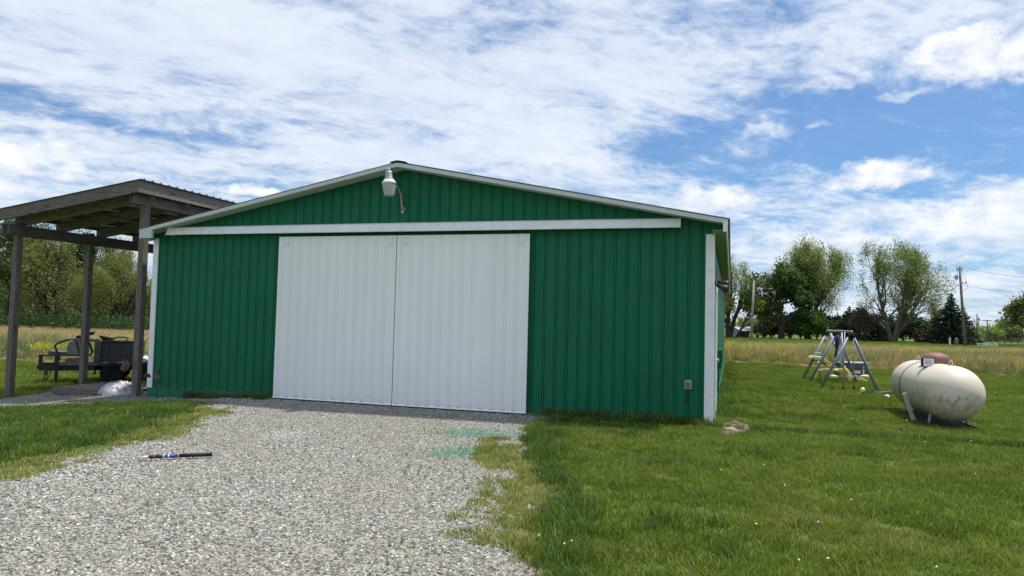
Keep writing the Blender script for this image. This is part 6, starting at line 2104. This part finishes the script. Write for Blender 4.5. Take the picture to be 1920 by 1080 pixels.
# field growth
def field_scatter(P, rg):
    x, y = P[:, 0], P[:, 1]
    left = x < 0
    n = fnoise(x * 0.35, y, 0.16, 80, 4)
    n2 = fnoise(x, y, 0.35, 84, 3)
    r = rg.random(len(P))
    d = y
    k = np.full(len(P), 0)
    # straw 0/1, weed 2/3, blue 4, flower 5
    pstraw = np.where(left, np.interp(d, [20, 24, 27, 31, 36, 43, 47, 52, 69], [0.45, 0.80, 0.65, 0.25, 0.15, 0.20, 0.55, 0.95, 0.95]),
                      np.interp(d, [24, 30, 33, 38, 46, 55, 66, 76], [0.50, 0.60, 0.32, 0.22, 0.40, 0.80, 0.88, 0.7]))
    pstraw = np.clip(pstraw + (n - 0.5) * 2.2, 0.02, 0.97)
    pflow = np.where(left, np.interp(d, [24, 27, 30, 35, 40, 48, 56], [0.02, 0.05, 0.30, 0.26, 0.03, 0.10, 0.01]),
                     np.interp(d, [25, 34, 42, 55, 66, 76], [0.01, 0.03, 0.12, 0.12, 0.08, 0.22])) * np.clip((n2 - 0.45) * 5.0, 0, 1.6)
    flow = r < pflow
    straw = (~flow) & (rg.random(len(P)) < pstraw)
    k = np.where(straw, rg.integers(0, 2, len(P)), rg.integers(2, 4, len(P)))
    blue = (~straw) & (~flow) & (rg.random(len(P)) < np.where(left, 0.6, 0.35))
    k = np.where(blue, 4, k); k = np.where(flow, 5, k)
    return k


P = np.concatenate([uni(-75, -5, 17, 71, 9, rg), uni(6, 70, 22, 67, 9, rg), uni(-30, -5, 17, 32, 12, rg), uni(6, 32, 22, 40, 12, rg)])
P = P[in_view(P, 0.06)]
P = P[(field_sd(P) > 0.0) & ~in_barn(P, 0.8)]
k = field_scatter(P, rg)
edge = np.clip(field_sd(P) / 2.5, 0.25, 1)
s = rg.uniform(0.6, 1.25, len(P)) * edge * np.where(P[:, 1] > 45, 0.75, 1.0)
s3 = np.stack([s * np.where(P[:, 1] > 40, 1.5, 1.0)] * 2 + [s], 1)
scatter('field_growth', place(P, rg), rg.uniform(0, 6.28, len(P)), rg.normal(size=(len(P), 2)) * 0.06, s3, k, g_straw + g_weed + g_blue + g_flow, 'tall straw grass and yellow flowering weeds of the unmown field', 'field plants')

# gravel stones
def stone_protos(mats, n, sub=1):
    r = []
    for i in range(n):
        bm = bmesh.new(); bmesh.ops.create_icosphere(bm, subdivisions=sub, radius=1)
        sx, sy, sz = random.uniform(0.8, 1.25), random.uniform(0.6, 0.95), random.uniform(0.35, 0.6)
        for v_ in bm.verts:
            f_ = 1 + 0.55 * mnoise.noise(v_.co * 1.1 + Vector((i * 7.3, 0, 0)))
            v_.co = Vector((v_.co.x * sx, v_.co.y * sy, v_.co.z * sz)) * f_
        me = bpy.data.meshes.new('gravel_stone'); bm.to_mesh(me); bm.free()
        me.materials.append(mats)
        r.append(bpy.data.objects.new('gravel_stone', me))
    return r


def gravel_mat():
    m, T, b = new_mat('gravel_stone')
    oi = T.node('ShaderNodeObjectInfo').outputs['Random']
    pos = T.node('ShaderNodeNewGeometry').outputs['Position']
    c = T.ramp(oi, [(0.0, (0.06, 0.058, 0.052)), (0.12, (0.18, 0.177, 0.165)), (0.40, (0.33, 0.326, 0.302)), (0.70, (0.47, 0.464, 0.43)), (0.92, (0.70, 0.69, 0.65)),
                    (0.965, (0.55, 0.48, 0.35)), (0.99, (0.40, 0.30, 0.21)), (1.0, (0.60, 0.59, 0.54))])
    n = T.noise(pos, 90, 3, 0.6)
    c = T.mix(T.m('MULTIPLY', n, 0.3), c, (0.14, 0.13, 0.115))
    # tan dust over the packed part by the doors
    dn = T.noise(pos, 0.8, 6, 0.65)
    c = T.mix(T.m('MULTIPLY', T.step(dn, 0.50, 0.78), 0.25), c, (0.26, 0.21, 0.145))
    x, y, z = T.sep(pos)
    def paint(c, cx, cy, rx, ry, col, amt, thr):
        u_ = T.m('DIVIDE', T.m('SUBTRACT', x, cx), rx); v_ = T.m('DIVIDE', T.m('SUBTRACT', y, cy), ry)
        r2 = T.m('ADD', T.m('MULTIPLY', u_, u_), T.m('MULTIPLY', v_, v_))
        nn_ = T.noise(pos, 16.0, 6, 0.75)
        a_ = T.m('MULTIPLY', T.step(T.m('SUBTRACT', T.m('ADD', nn_, 0.18), T.m('MULTIPLY', r2, 0.25)), thr + 0.05, thr + 0.12), amt)
        return T.mix(a_, c, col)
    c = paint(c, -0.32, 8.75, 0.72, 0.55, (0.03, 0.27, 0.18), 0.9, 0.41)
    c = paint(c, -0.45, 10.3, 0.75, 0.6, (0.04, 0.27, 0.19), 0.85, 0.44)
    c = paint(c, -3.0, 9.75, 0.5, 0.45, (0.58, 0.68, 0.64), 0.45, 0.48)
    T.put(b.inputs['Base Color'], c)
    b.inputs['Roughness'].default_value = 0.9
    b.inputs['Specular IOR Level'].default_value = 0.2
    return m


GST = gravel_mat()
protos_g = stone_protos(GST, 7)
P = np.concatenate([uni(-7, 1.4, 3.8, 14.6, 1700, rg), uni(-12, -3.5, 11, 19, 450, rg)])
P = P[in_view(P)]
sd_ = drive_sd(P)
P = P[(sd_ > -0.30 * rg.random(len(P)) ** 2) & ~in_barn(P, -0.02) & (rg.random(len(P)) < np.clip(0.35 + np.abs(sd_) * 3, 0, 1))]
dist = np.clip(P[:, 1], 4, 14)
big = rg.random(len(P))
s = (0.0058 + 0.0105 * rg.random(len(P)) ** 2.0 + 0.010 * (big > 0.985)) * np.interp(P[:, 1], [4, 9, 14], [1.05, 0.95, 0.9])
side = np.clip((-P[:, 0] - 1.5) / 3, 0, 1) * (P[:, 1] < 9)
s *= 1 + 0.30 * side
trk = np.exp(-((P[:, 0] + 3.3 + 0.10 * (P[:, 1] - 8)) / 0.32) ** 2) + np.exp(-((P[:, 0] + 1.5 + 0.05 * (P[:, 1] - 8)) / 0.32) ** 2)
s *= 1 - 0.22 * trk * (0.4 + 0.9 * fnoise(P[:, 0], P[:, 1], 1.2, 91))
scatter('gravel', place(P, rg, 0.006), rg.uniform(0, 6.28, len(P)), rg.normal(size=(len(P), 2)) * 0.55, s, rg.integers(0, 7, len(P)), protos_g, 'loose grey crushed stone covering the driveway', 'gravel')

# ------------------------------------------------------------------ dandelions, dead stems
DW = plain('seed_head_white', (0.72, 0.72, 0.70), 0.9)
DY = plain('dandelion_yellow', (0.75, 0.55, 0.03), 0.7)
DS = plain('flower_stem', (0.16, 0.20, 0.07), 0.8)


def dandelion(loc, yellow, h=0.09):
    t = thing('dandelion', 'yellow dandelion flower in the lawn' if yellow else 'white dandelion seed head in the lawn', 'dandelion', loc, 0, 'yellow dandelions in the lawn' if yellow else 'dandelion seed heads in the lawn')
    MB().tube([(0, 0, 0), (0.006, 0, h * 0.6), (0.0, 0.004, h)], 0.0022, 5).build('stem', DS, t, True)
    if yellow:
        MB().lathe([(0.004, h - 0.006), (0.010, h), (0.011, h + 0.003), (0.006, h + 0.007), (0, h + 0.008)], (0, 0, 0), 12).build('flower_head', DY, t)
    else:
        MB().lathe([(0.0, h - 0.0075)] + [(0.008 * math.sin(q_), h - 0.008 * math.cos(q_)) for q_ in np.linspace(0.3, 2.8, 7)] + [(0, h + 0.0095)], (0, 0, 0), 12).build('seed_head', DW, t, True)
    return t


wd = dandelion((0, 0, 0), False); yd = dandelion((0, 0, 0), True)
first = {0: True, 1: True}
spots = [(1471, 912, 0, 'largest white dandelion seed head in the middle of the open lawn'), (1534, 981, 0, 'white dandelion seed head low in the lawn, below the yellow flower'),
         (1432, 873, 0, 'small white dandelion seed head on the lawn halfway from barn corner to tank'), (1735, 830, 0, 'white dandelion seed head on the lawn below the propane tank base'),
         (1820, 828, 0, 'white dandelion seed head just below the near end of the tank'), (1352, 883, 1, 'yellow dandelion closest to the right barn corner'),
         (1596, 939, 1, 'yellow dandelion in the open lawn below the propane tank'), (1010, 1006, 0, 'white dandelion seed head in the long grass at the gravel edge'),
         (1058, 1022, 0, 'left one of two neighbouring white seed heads near the gravel edge'), (1072, 1017, 0, 'right one of two neighbouring white seed heads near the gravel edge'),
         (1576, 753, 0, 'white dandelion seed head in front of the swing set'), (1866, 738, 0, 'white dandelion seed head right of the tank near the field edge'),
         (1700, 791, 1, 'yellow dandelion at the foot of the board leaning on the tank'), (1237, 797, 1, 'yellow dandelion in the shade of the green front wall'),
         (208, 796, 0, 'white dandelion seed head in the left lawn before the shelter'), (80, 705, 0, 'left white seed head in the grass under the trailer tongue'),
         (100, 708, 0, 'right white seed head in the grass under the trailer tongue'), (1829, 890, 0, 'white dandelion seed head near the right edge of the lawn'),
         (1756, 1066, 0, 'white dandelion seed head at the bottom edge of the photograph'), (1418, 985, 1, 'yellow dandelion in the lower lawn left of a white seed head'),
         (1498, 1053, 0, 'white dandelion seed head low in the lawn beside a yellow flower'), (1552, 1050, 1, 'yellow dandelion lowest in the lawn')]
for (px, py, yl, lab_) in spots:
    d_ = ray(px, py); t_ = -(1.6 - 0.08) / d_[2]; p = CAM + d_ * t_
    src = yd if yl else wd
    z_ = float(hz(p[0], p[1]))
    if p[0] < -5: t_ = -(1.6 + 0.2) / d_[2]; p = CAM + d_ * t_; z_ = float(hz(p[0], p[1]))
    k_ = 1.0 if p[1] < 12 else 1.4
    if first[yl]:
        src.location = (p[0], p[1], z_); src.rotation_euler = (0, 0, random.uniform(0, 6)); first[yl] = False
        src['label'] = lab_
    else:
        copy_thing(src, (p[0], p[1], z_), random.uniform(0, 6), (k_, k_, 1.0 if k_ == 1 else 1.2), lab_)
# dry stems over the near lawn, one mass
segs = []
P = uni(0.6, 9, 4.3, 12, 4.0, rg)
P = P[in_view(P) & (drive_sd(P) < -0.1) & ~in_barn(P, 0.1)]
for (x, y) in P:
    a = rg.uniform(0, 6.28); h = rg.uniform(0.08, 0.16); l = rg.uniform(0.01, 0.10)
    p = np.array([x, y, 0.0]); q = p + np.array([math.cos(a) * l * .4, math.sin(a) * l * .4, h * .7]); e = p + np.array([math.cos(a) * l, math.sin(a) * l, h])
    segs += [(p, q, 0.0016, 0.0014), (q, e, 0.0014, 0.001)]
V, Fq = tube_np(segs, 4)
tag(np_mesh('dry_stems', V, Fq, plain('dry_stem', (0.34, 0.27, 0.13), 0.9)), 'thin dry seed stems sticking up from the lawn', 'dry stems', kind='stuff')
